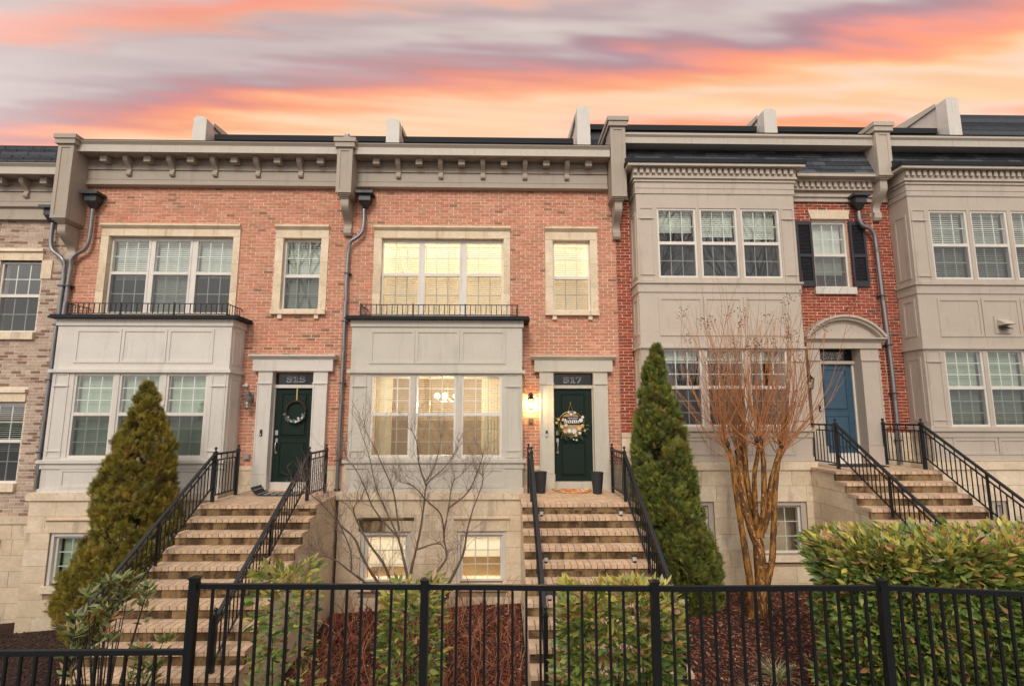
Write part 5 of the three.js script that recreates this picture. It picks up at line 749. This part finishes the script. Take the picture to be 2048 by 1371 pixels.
// bare multi-stemmed shrub before the 517 basement
{
  const LIMBS = [[[-1.63, -1.37, 1.3], [-1.52, -0.83, 1.36], [-1.46, -0.54, 1.41], [-1.39, -0.06, 1.47], [-1.35, 0.26, 1.53], [-1.26, 0.38, 1.59], [-1.0, 0.61, 1.64], [-0.79, 0.9, 1.7]], [[-1.35, 0.27, 1.55], [-1.47, 0.67, 1.67], [-1.5, 1.05, 1.78], [-1.57, 1.25, 1.9]], [[-1.35, 0.35, 1.55], [-1.22, 0.59, 1.43], [-1.13, 1.08, 1.3]], [[-1.23, -1.38, 1.3], [-0.99, -1.05, 1.26], [-1.05, -0.7, 1.22], [-0.98, -0.22, 1.18], [-0.89, 0.3, 1.14], [-0.75, 0.41, 1.1]], [[-0.98, -0.19, 1.2], [-0.61, 0.12, 1.3], [-0.4, 0.59, 1.4], [-0.34, 0.77, 1.5]], [[-1.04, -0.69, 1.25], [-1.09, -0.26, 1.41], [-1.34, 0.02, 1.57], [-1.55, 0.29, 1.74], [-1.74, 0.37, 1.9]], [[-0.9, -1.4, 1.4], [-0.67, -0.92, 1.48], [-0.6, -0.51, 1.56], [-0.5, -0.14, 1.64], [-0.32, 0.42, 1.72], [-0.41, 0.55, 1.8]], [[-1.69, -1.35, 1.3], [-1.83, -0.86, 1.25], [-1.91, -0.67, 1.2], [-2.13, -0.25, 1.15], [-2.34, 0.15, 1.1], [-2.53, 0.8, 1.05], [-2.71, 1.22, 1.0]], [[-1.87, -0.57, 1.25], [-1.96, 0.07, 1.34], [-2.04, 0.34, 1.43], [-2.27, 0.86, 1.51], [-2.48, 1.29, 1.6]], [[-2.19, -1.37, 1.5], [-2.43, -0.93, 1.62], [-2.55, -0.6, 1.73], [-2.78, -0.34, 1.85], [-2.92, -0.13, 1.97], [-3.13, 0.13, 2.08], [-3.26, 0.25, 2.2]], [[-2.09, -1.07, 1.5], [-2.37, -0.67, 1.57], [-2.59, -0.21, 1.65], [-2.58, -0.07, 1.73], [-2.45, 0.08, 1.8]], [[-2.42, -1.33, 1.6], [-2.58, -1.16, 1.73], [-2.83, -0.92, 1.87], [-3.04, -0.8, 2.0]], [[-2.59, -1.17, 1.7], [-2.64, -0.85, 1.6], [-2.88, -0.41, 1.5], [-3.24, 0.31, 1.4]], [[-1.89, -0.69, 1.25], [-2.34, -0.16, 1.31], [-2.48, 0.19, 1.38], [-2.65, 0.54, 1.44], [-2.82, 0.77, 1.5]], [[-1.55, -0.89, 1.35], [-1.1, -0.74, 1.52], [-0.96, -0.81, 1.7]]];
  const ROOTED = { 0: 1, 3: 1, 6: 1, 7: 1, 9: 1, 11: 1, 10: 1 }, base = [-1.55, groundY(-1.55, 1.25) - 0.05, 1.25], o = thing('bare_shrub', 'bare grey branching shrub before the basement windows of number 517', 'shrub', base), rnd = rngOf(501), tw = [];
  const rel = (p) => [p[0] - base[0], p[1] - base[1], p[2] - base[2]];
  const twig = (p, d, len, r, depth) => { const pts = [p.clone()]; let q = p.clone(), dd = d.clone(); const n = 4; for (let k = 0; k < n; k++) { dd.add(V((rnd() - 0.5) * 0.75, (rnd() - 0.38) * 0.55, (rnd() - 0.5) * 0.75)).normalize(); q = q.clone().addScaledVector(dd, len / n); pts.push(q); if (depth && rnd() < 0.62) twig(q, dd.clone().add(V((rnd() - 0.5) * 2.0, (rnd() - 0.4) * 1.4, (rnd() - 0.5) * 1.6)).normalize(), len * (0.45 + 0.3 * rnd()), r * 0.65, depth - 1); } tw.push(tube(pts, r, r * 0.35, 4, 1)); };
  LIMBS.forEach((L, i) => {
    const pts = L.map(rel); if (ROOTED[i]) pts.unshift([(rnd() - 0.5) * 0.12, 0, (rnd() - 0.5) * 0.12], [pts[0][0] * 0.55, pts[0][1] * 0.5, pts[0][2] * 0.5]);
    const r0 = ROOTED[i] ? 0.030 : 0.017; mesh('branch', tube(pts, r0, 0.005, 7, 4, 0.3), M.greybark, o);
    const curve = new THREE.CatmullRomCurve3(pts.map((p) => V(...p)), false, 'centripetal'), n = Math.round(curve.getLength() * 7);
    for (let k = 0; k < n; k++) { const t = 0.22 + 0.78 * rnd(), p = curve.getPoint(t), d = curve.getTangent(t).add(V((rnd() - 0.5) * 1.9, (rnd() - 0.25) * 1.0, (rnd() - 0.5) * 1.9)).normalize(); twig(p, d, 0.24 + 0.36 * rnd(), 0.0044, 2); }
    const e = V(...pts[pts.length - 1]); for (let k = 0; k < 4; k++) twig(e, curve.getTangent(1).add(V((rnd() - 0.5) * 1.2, rnd() * 0.6, (rnd() - 0.5))).normalize(), 0.4, 0.0045, 2);
  });
  stuff(mesh('twigs', merge(tw), M.twigGrey, o));
}
// crape myrtle: peeling stems with a broom of thin shoots
{
  const ST = [[[4.32, -1.95, 1.8], [4.31, -1.36, 1.85], [4.23, -0.78, 1.9], [4.15, -0.2, 1.95], [4.08, 0.25, 2.0], [4.04, 0.59, 2.05], [3.96, 0.93, 2.1], [3.88, 1.13, 2.15]], [[4.5, -2.04, 1.8], [4.53, -1.34, 1.78], [4.54, -0.73, 1.75], [4.49, -0.56, 1.73], [4.42, -0.29, 1.7], [4.38, -0.03, 1.68], [4.36, 0.32, 1.65], [4.36, 0.66, 1.62], [4.35, 0.94, 1.6]], [[4.52, -0.59, 1.8], [4.53, -0.28, 1.78], [4.47, -0.08, 1.77], [4.41, 0.33, 1.75], [4.41, 0.76, 1.73], [4.41, 1.04, 1.72], [4.39, 1.16, 1.7]], [[4.57, -0.59, 1.8], [4.6, -0.26, 1.86], [4.61, 0.12, 1.92], [4.61, 0.69, 1.98], [4.57, 0.92, 2.04], [4.53, 1.13, 2.1]], [[4.61, -0.5, 1.8], [4.72, -0.18, 1.82], [4.78, 0.32, 1.84], [4.85, 0.57, 1.86], [4.96, 0.91, 1.88], [5.0, 1.05, 1.9]], [[4.55, -1.75, 1.8], [4.63, -1.35, 1.8], [4.75, -1.01, 1.77], [4.84, -0.47, 1.73], [4.93, 0.2, 1.7], [5.0, 0.55, 1.67], [5.11, 0.9, 1.63], [5.18, 1.06, 1.6]], [[4.49, -0.45, 1.8], [4.47, 0.01, 1.88], [4.44, 0.47, 1.96], [4.47, 0.79, 2.04], [4.47, 1.02, 2.12], [4.42, 1.18, 2.2]]];
  const R0 = [0.062, 0.105, 0.055, 0.055, 0.05, 0.06, 0.045], base = [4.5, groundY(4.5, 1.8) - 0.06, 1.8], o = thing('crape_myrtle', 'crape myrtle with peeling orange bark and bare upright shoots before number 519', 'tree', base), rnd = rngOf(601), seeds = [];
  const lean = [-0.42, -0.16, -0.12, 0.06, 0.26, 0.44, -0.2];
  ST.forEach((L, i) => {
    const pts = L.map((p) => [p[0] - base[0], p[1] - base[1], p[2] - base[2]]); if (i === 0 || i === 1) pts[0][1] = 0;
    mesh('stem', tube(pts, R0[i], R0[i] * 0.62, 10, 4, 0.22), M.bark, o); const e = V(...pts[pts.length - 1]);
    for (let k = 0; k < 3; k++) mesh('knob', new THREE.IcosahedronGeometry(0.034 + 0.018 * rnd(), 1).scale(1, 0.8 + 0.5 * rnd(), 1).translate(e.x + (rnd() - 0.5) * 0.07, e.y - 0.05 + (rnd() - 0.5) * 0.12, e.z + (rnd() - 0.5) * 0.07), M.darkbark, o);
    const sh = [], n = 22; for (let k = 0; k < n; k++) {
      const wild = rnd() < 0.26, side = lean[i] + (rnd() - 0.5) * (wild ? 2.8 : 1.05), fwd = (rnd() - 0.5) * 0.7, len = wild ? 0.7 + 0.9 * rnd() : 1.5 + 1.35 * rnd(), dy = wild ? 0.25 + 0.5 * rnd() : 1; let d = V(side * 0.9, dy, fwd).normalize(), q = V(...pts[pts.length - 1 - (rnd() < 0.3 ? 1 : 0)]).add(V((rnd() - 0.5) * 0.06, -0.22 * rnd(), (rnd() - 0.5) * 0.06)); const P = [q];
      const S = 6; for (let j = 0; j < S; j++) { d.add(V((rnd() - 0.5) * 0.34 - side * 0.07, 0.08, (rnd() - 0.5) * 0.34)).normalize(); q = q.clone().addScaledVector(d, len / S); P.push(q); if (j > 0 && rnd() < 0.75) { const d2 = d.clone().add(V((rnd() - 0.5) * 1.2, 0.1, (rnd() - 0.5) * 1.2)).normalize(); sh.push(tube([q, q.clone().addScaledVector(d2, 0.14 + 0.1 * rnd()), q.clone().addScaledVector(d2, 0.3 + 0.2 * rnd()).add(V(0, 0.06, 0))], 0.0036, 0.0018, 4, 2)); } }
      sh.push(tube(P, 0.0072 + 0.0045 * rnd(), 0.0026, 5, 2));
      if (rnd() < 0.24) for (let j = 0; j < 22; j++) seeds.push([new THREE.Matrix4().compose(q.clone().add(V((rnd() - 0.5) * 0.2, (rnd() - 0.3) * 0.22, (rnd() - 0.5) * 0.18)), new THREE.Quaternion(), V(1, 1, 1).multiplyScalar(0.007 + 0.005 * rnd())), tone(rnd, [0.10, 0.05, 0.04], 0.6)]);
    }
    stuff(mesh('shoots', merge(sh), M.twigRed, o));
  });
  instanced('seed_capsules', new THREE.IcosahedronGeometry(1, 0), M.dry, seeds, o);
}
// liriope tufts, dead stalks, mulch chips
const bladeG = (() => { const p = [], idx = [], n = 4; for (let k = 0; k <= n; k++) { const t = k / n, w = 0.016 * (1 - t * 0.85); p.push(-w, t * (1 - 0.25 * t), 0.75 * t * t, w, t * (1 - 0.25 * t), 0.75 * t * t); if (k) { const a = (k - 1) * 2; idx.push(a, a + 1, a + 3, a, a + 3, a + 2); } } const g = new THREE.BufferGeometry(); g.setAttribute('position', new THREE.Float32BufferAttribute(p, 3)); g.setAttribute('uv', new THREE.Float32BufferAttribute(p.flatMap((v, i) => i % 3 === 2 ? [] : [v]), 2)); g.setIndex(idx); g.computeVertexNormals(); return g; })();
[[2.72, 4.35, 'variegated grass tuft nearest the bottom of the 517 right railing'], [3.2, 4.3, 'variegated grass tuft in the middle of the bed left of the hedge'], [3.75, 3.7, 'variegated grass tuft farthest back beside the hedge'], [3.0, 4.85, 'variegated grass tuft lowest in the bed near the third fence post'], [3.6, 4.6, 'variegated grass tuft in front beside the hedge corner'], [2.56, 4.9, 'variegated grass tuft half hidden behind the railing post of 517']].forEach(([x, z, label], q) => {
  const o = thing('grass_tuft', label, 'grass tuft', [x, groundY(x, z) - 0.01, z], 'variegated grass tufts in the bed'), rnd = rngOf(700 + q), it = [];
  for (let k = 0; k < 130; k++) it.push([new THREE.Matrix4().compose(V((rnd() - 0.5) * 0.1, 0, (rnd() - 0.5) * 0.1), new THREE.Quaternion().setFromEuler(new THREE.Euler((rnd() - 0.2) * 0.8, rnd() * 6.28, 0, 'YXZ')), V(0.34, 0.26 + 0.12 * rnd(), 0.34)), tone(rnd, pickOf(rnd, [[0.45, [0.56, 0.56, 0.32]], [0.4, [0.22, 0.30, 0.09]], [0.15, [0.66, 0.62, 0.42]]]), 0.3)]);
  instanced('blades', bladeG, M.leaf, it, o);
});
{
  const rnd = rngOf(801), chips = [], chipG = boxG(-0.5, 0.5, -0.08, 0.08, -0.22, 0.22), free = (x, z) => !((x > -5.35 && x < -3.15 && z < 6) || (x > 0.36 && x < 2.38 && z < 6) || (x > 6.1 && x < 8.35 && z < 5.4));
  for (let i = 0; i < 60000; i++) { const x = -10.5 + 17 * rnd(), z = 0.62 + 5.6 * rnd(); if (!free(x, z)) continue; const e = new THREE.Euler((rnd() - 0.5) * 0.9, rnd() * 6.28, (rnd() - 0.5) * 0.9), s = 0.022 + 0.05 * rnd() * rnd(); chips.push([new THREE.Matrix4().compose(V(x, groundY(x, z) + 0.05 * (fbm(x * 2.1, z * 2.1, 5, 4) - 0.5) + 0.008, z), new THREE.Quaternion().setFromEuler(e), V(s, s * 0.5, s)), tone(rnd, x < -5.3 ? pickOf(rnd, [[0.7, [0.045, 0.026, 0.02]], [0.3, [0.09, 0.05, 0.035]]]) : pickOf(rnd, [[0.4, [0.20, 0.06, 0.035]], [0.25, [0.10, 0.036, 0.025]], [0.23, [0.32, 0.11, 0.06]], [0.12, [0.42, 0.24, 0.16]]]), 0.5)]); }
  const m = instanced('mulch_chips', chipG, M.dry, chips, scene); m.userData.label = 'loose reddish brown mulch chips covering the beds'; m.userData.category = 'mulch';
  const st = [], lv = [], stalk = tube([[0, 0, 0], [0.06, 0.34, 0.03], [0.2, 0.66, 0.05], [0.46, 0.86, 0.02]], 0.011, 0.006, 5, 4);
  for (let i = 0; i < 900; i++) { const x = -3.0 + 3.3 * rnd(), z = 0.8 + 4.2 * rnd(), e = new THREE.Euler((rnd() - 0.5) * 1.5, rnd() * 6.28, (rnd() - 0.5) * 1.7), s = 0.28 + 0.48 * rnd(); st.push([new THREE.Matrix4().compose(V(x, groundY(x, z), z), new THREE.Quaternion().setFromEuler(e), V(s, s * (0.6 + 0.6 * rnd()), s)), tone(rnd, pickOf(rnd, [[0.5, [0.32, 0.10, 0.05]], [0.3, [0.42, 0.19, 0.10]], [0.2, [0.19, 0.07, 0.045]]]), 0.5)]); }
  const d = instanced('dead_stalks', stalk, M.dry, st, scene); d.userData.label = 'tangle of dead red stalks in the bed before number 517'; d.userData.category = 'dead plants';
  const dx = [[-2.72, 1.9, 0.55], [-2.35, 1.6, 0.5], [-2.5, 2.4, 0.45], [-0.95, 1.2, 0.75], [-0.35, 1.6, 0.45], [0.0, 2.2, 0.4], [-1.9, 2.6, 0.35]];
  dx.forEach(([x, z, h], k) => { const o = thing('dead_perennial', ['dead perennial with hanging leaves nearest the 517 downspout', 'second dead perennial along the wall from the 517 downspout', 'dead perennial in front of the first basement window corner', 'tallest dead perennial, brown leaves drooping before the 517 stone wall', 'dead perennial below the right basement window of number 517', 'dead perennial beside the left flank of the 517 steps', 'low dead perennial in the middle of the 517 bed'][k], 'dead plant', [x, groundY(x, z), z], 'dead perennials in the bed'), g = [], it = []; for (let j = 0; j < 4; j++) { const a = rnd() * 6.28, tip = V(Math.cos(a) * 0.08, h * (0.75 + 0.25 * rnd()), Math.sin(a) * 0.08); g.push(tube([V(0, 0, 0), tip.clone().multiplyScalar(0.5).add(V(0.02, 0, 0)), tip], 0.006, 0.004, 5, 3)); for (let q = 0; q < 14; q++) it.push([leafMatrix(tip.clone().add(V((rnd() - 0.5) * 0.06, -0.2 * rnd() * h, (rnd() - 0.5) * 0.06)), V((rnd() - 0.5) * 0.8, -1, (rnd() - 0.5) * 0.8), 0.07 + 0.07 * rnd(), rnd() * 6, 1.1), tone(rnd, pickOf(rnd, [[0.6, [0.20, 0.045, 0.03]], [0.4, [0.13, 0.05, 0.035]]]), 0.5)]); } stuff(mesh('stalks', merge(g), M.twigRed, o)); instanced('leaves', LEAF, M.dry, it, o); });
}
// bare street trees across the road, which the window glass mirrors
[[-13, 22, 19, 'leftmost bare street tree across the road, mirrored in the windows'], [-4.2, 23, 21, 'middle bare street tree across the road, mirrored in the upper windows of 517'], [6.5, 22, 20, 'bare street tree across the road, mirrored in the 519 bay'], [17, 23, 19, 'rightmost bare street tree across the road, mirrored in the 521 bay']].forEach(([x, z, H, label], q) => {
  const o = thing('street_tree', label, 'tree', [x, -1.06, z], 'bare street trees across the road'), rnd = rngOf(900 + q), g = [], tr = [];
  const grow = (p, d, len, r, depth) => { const pts = [p]; let c = p, dd = d.clone(); for (let k = 0; k < 3; k++) { dd.add(V((rnd() - 0.5) * 0.35, 0.06, (rnd() - 0.5) * 0.35)).normalize(); c = c.clone().addScaledVector(dd, len / 3); pts.push(c); if (depth && k) for (let j = 0; j < 2; j++) grow(c, dd.clone().add(V((rnd() - 0.5) * 1.7, rnd() * 0.5, (rnd() - 0.5) * 1.7)).normalize(), len * (0.55 + 0.2 * rnd()), r * 0.5, depth - 1); } (depth > 3 ? tr : g).push(tube(pts, r, r * 0.55, depth > 2 ? 7 : 3, 1)); };
  grow(V(0, 0, 0), V(0, 1, 0), H * 0.40, 0.30, 5); mesh('trunk', merge(tr), M.darkbark, o); stuff(mesh('crown', merge(g), M.darkbark, o));
});
scene.traverse((m) => { if (m.isMesh) { m.castShadow = m.receiveShadow = true; } });
renderer.render(scene, camera);
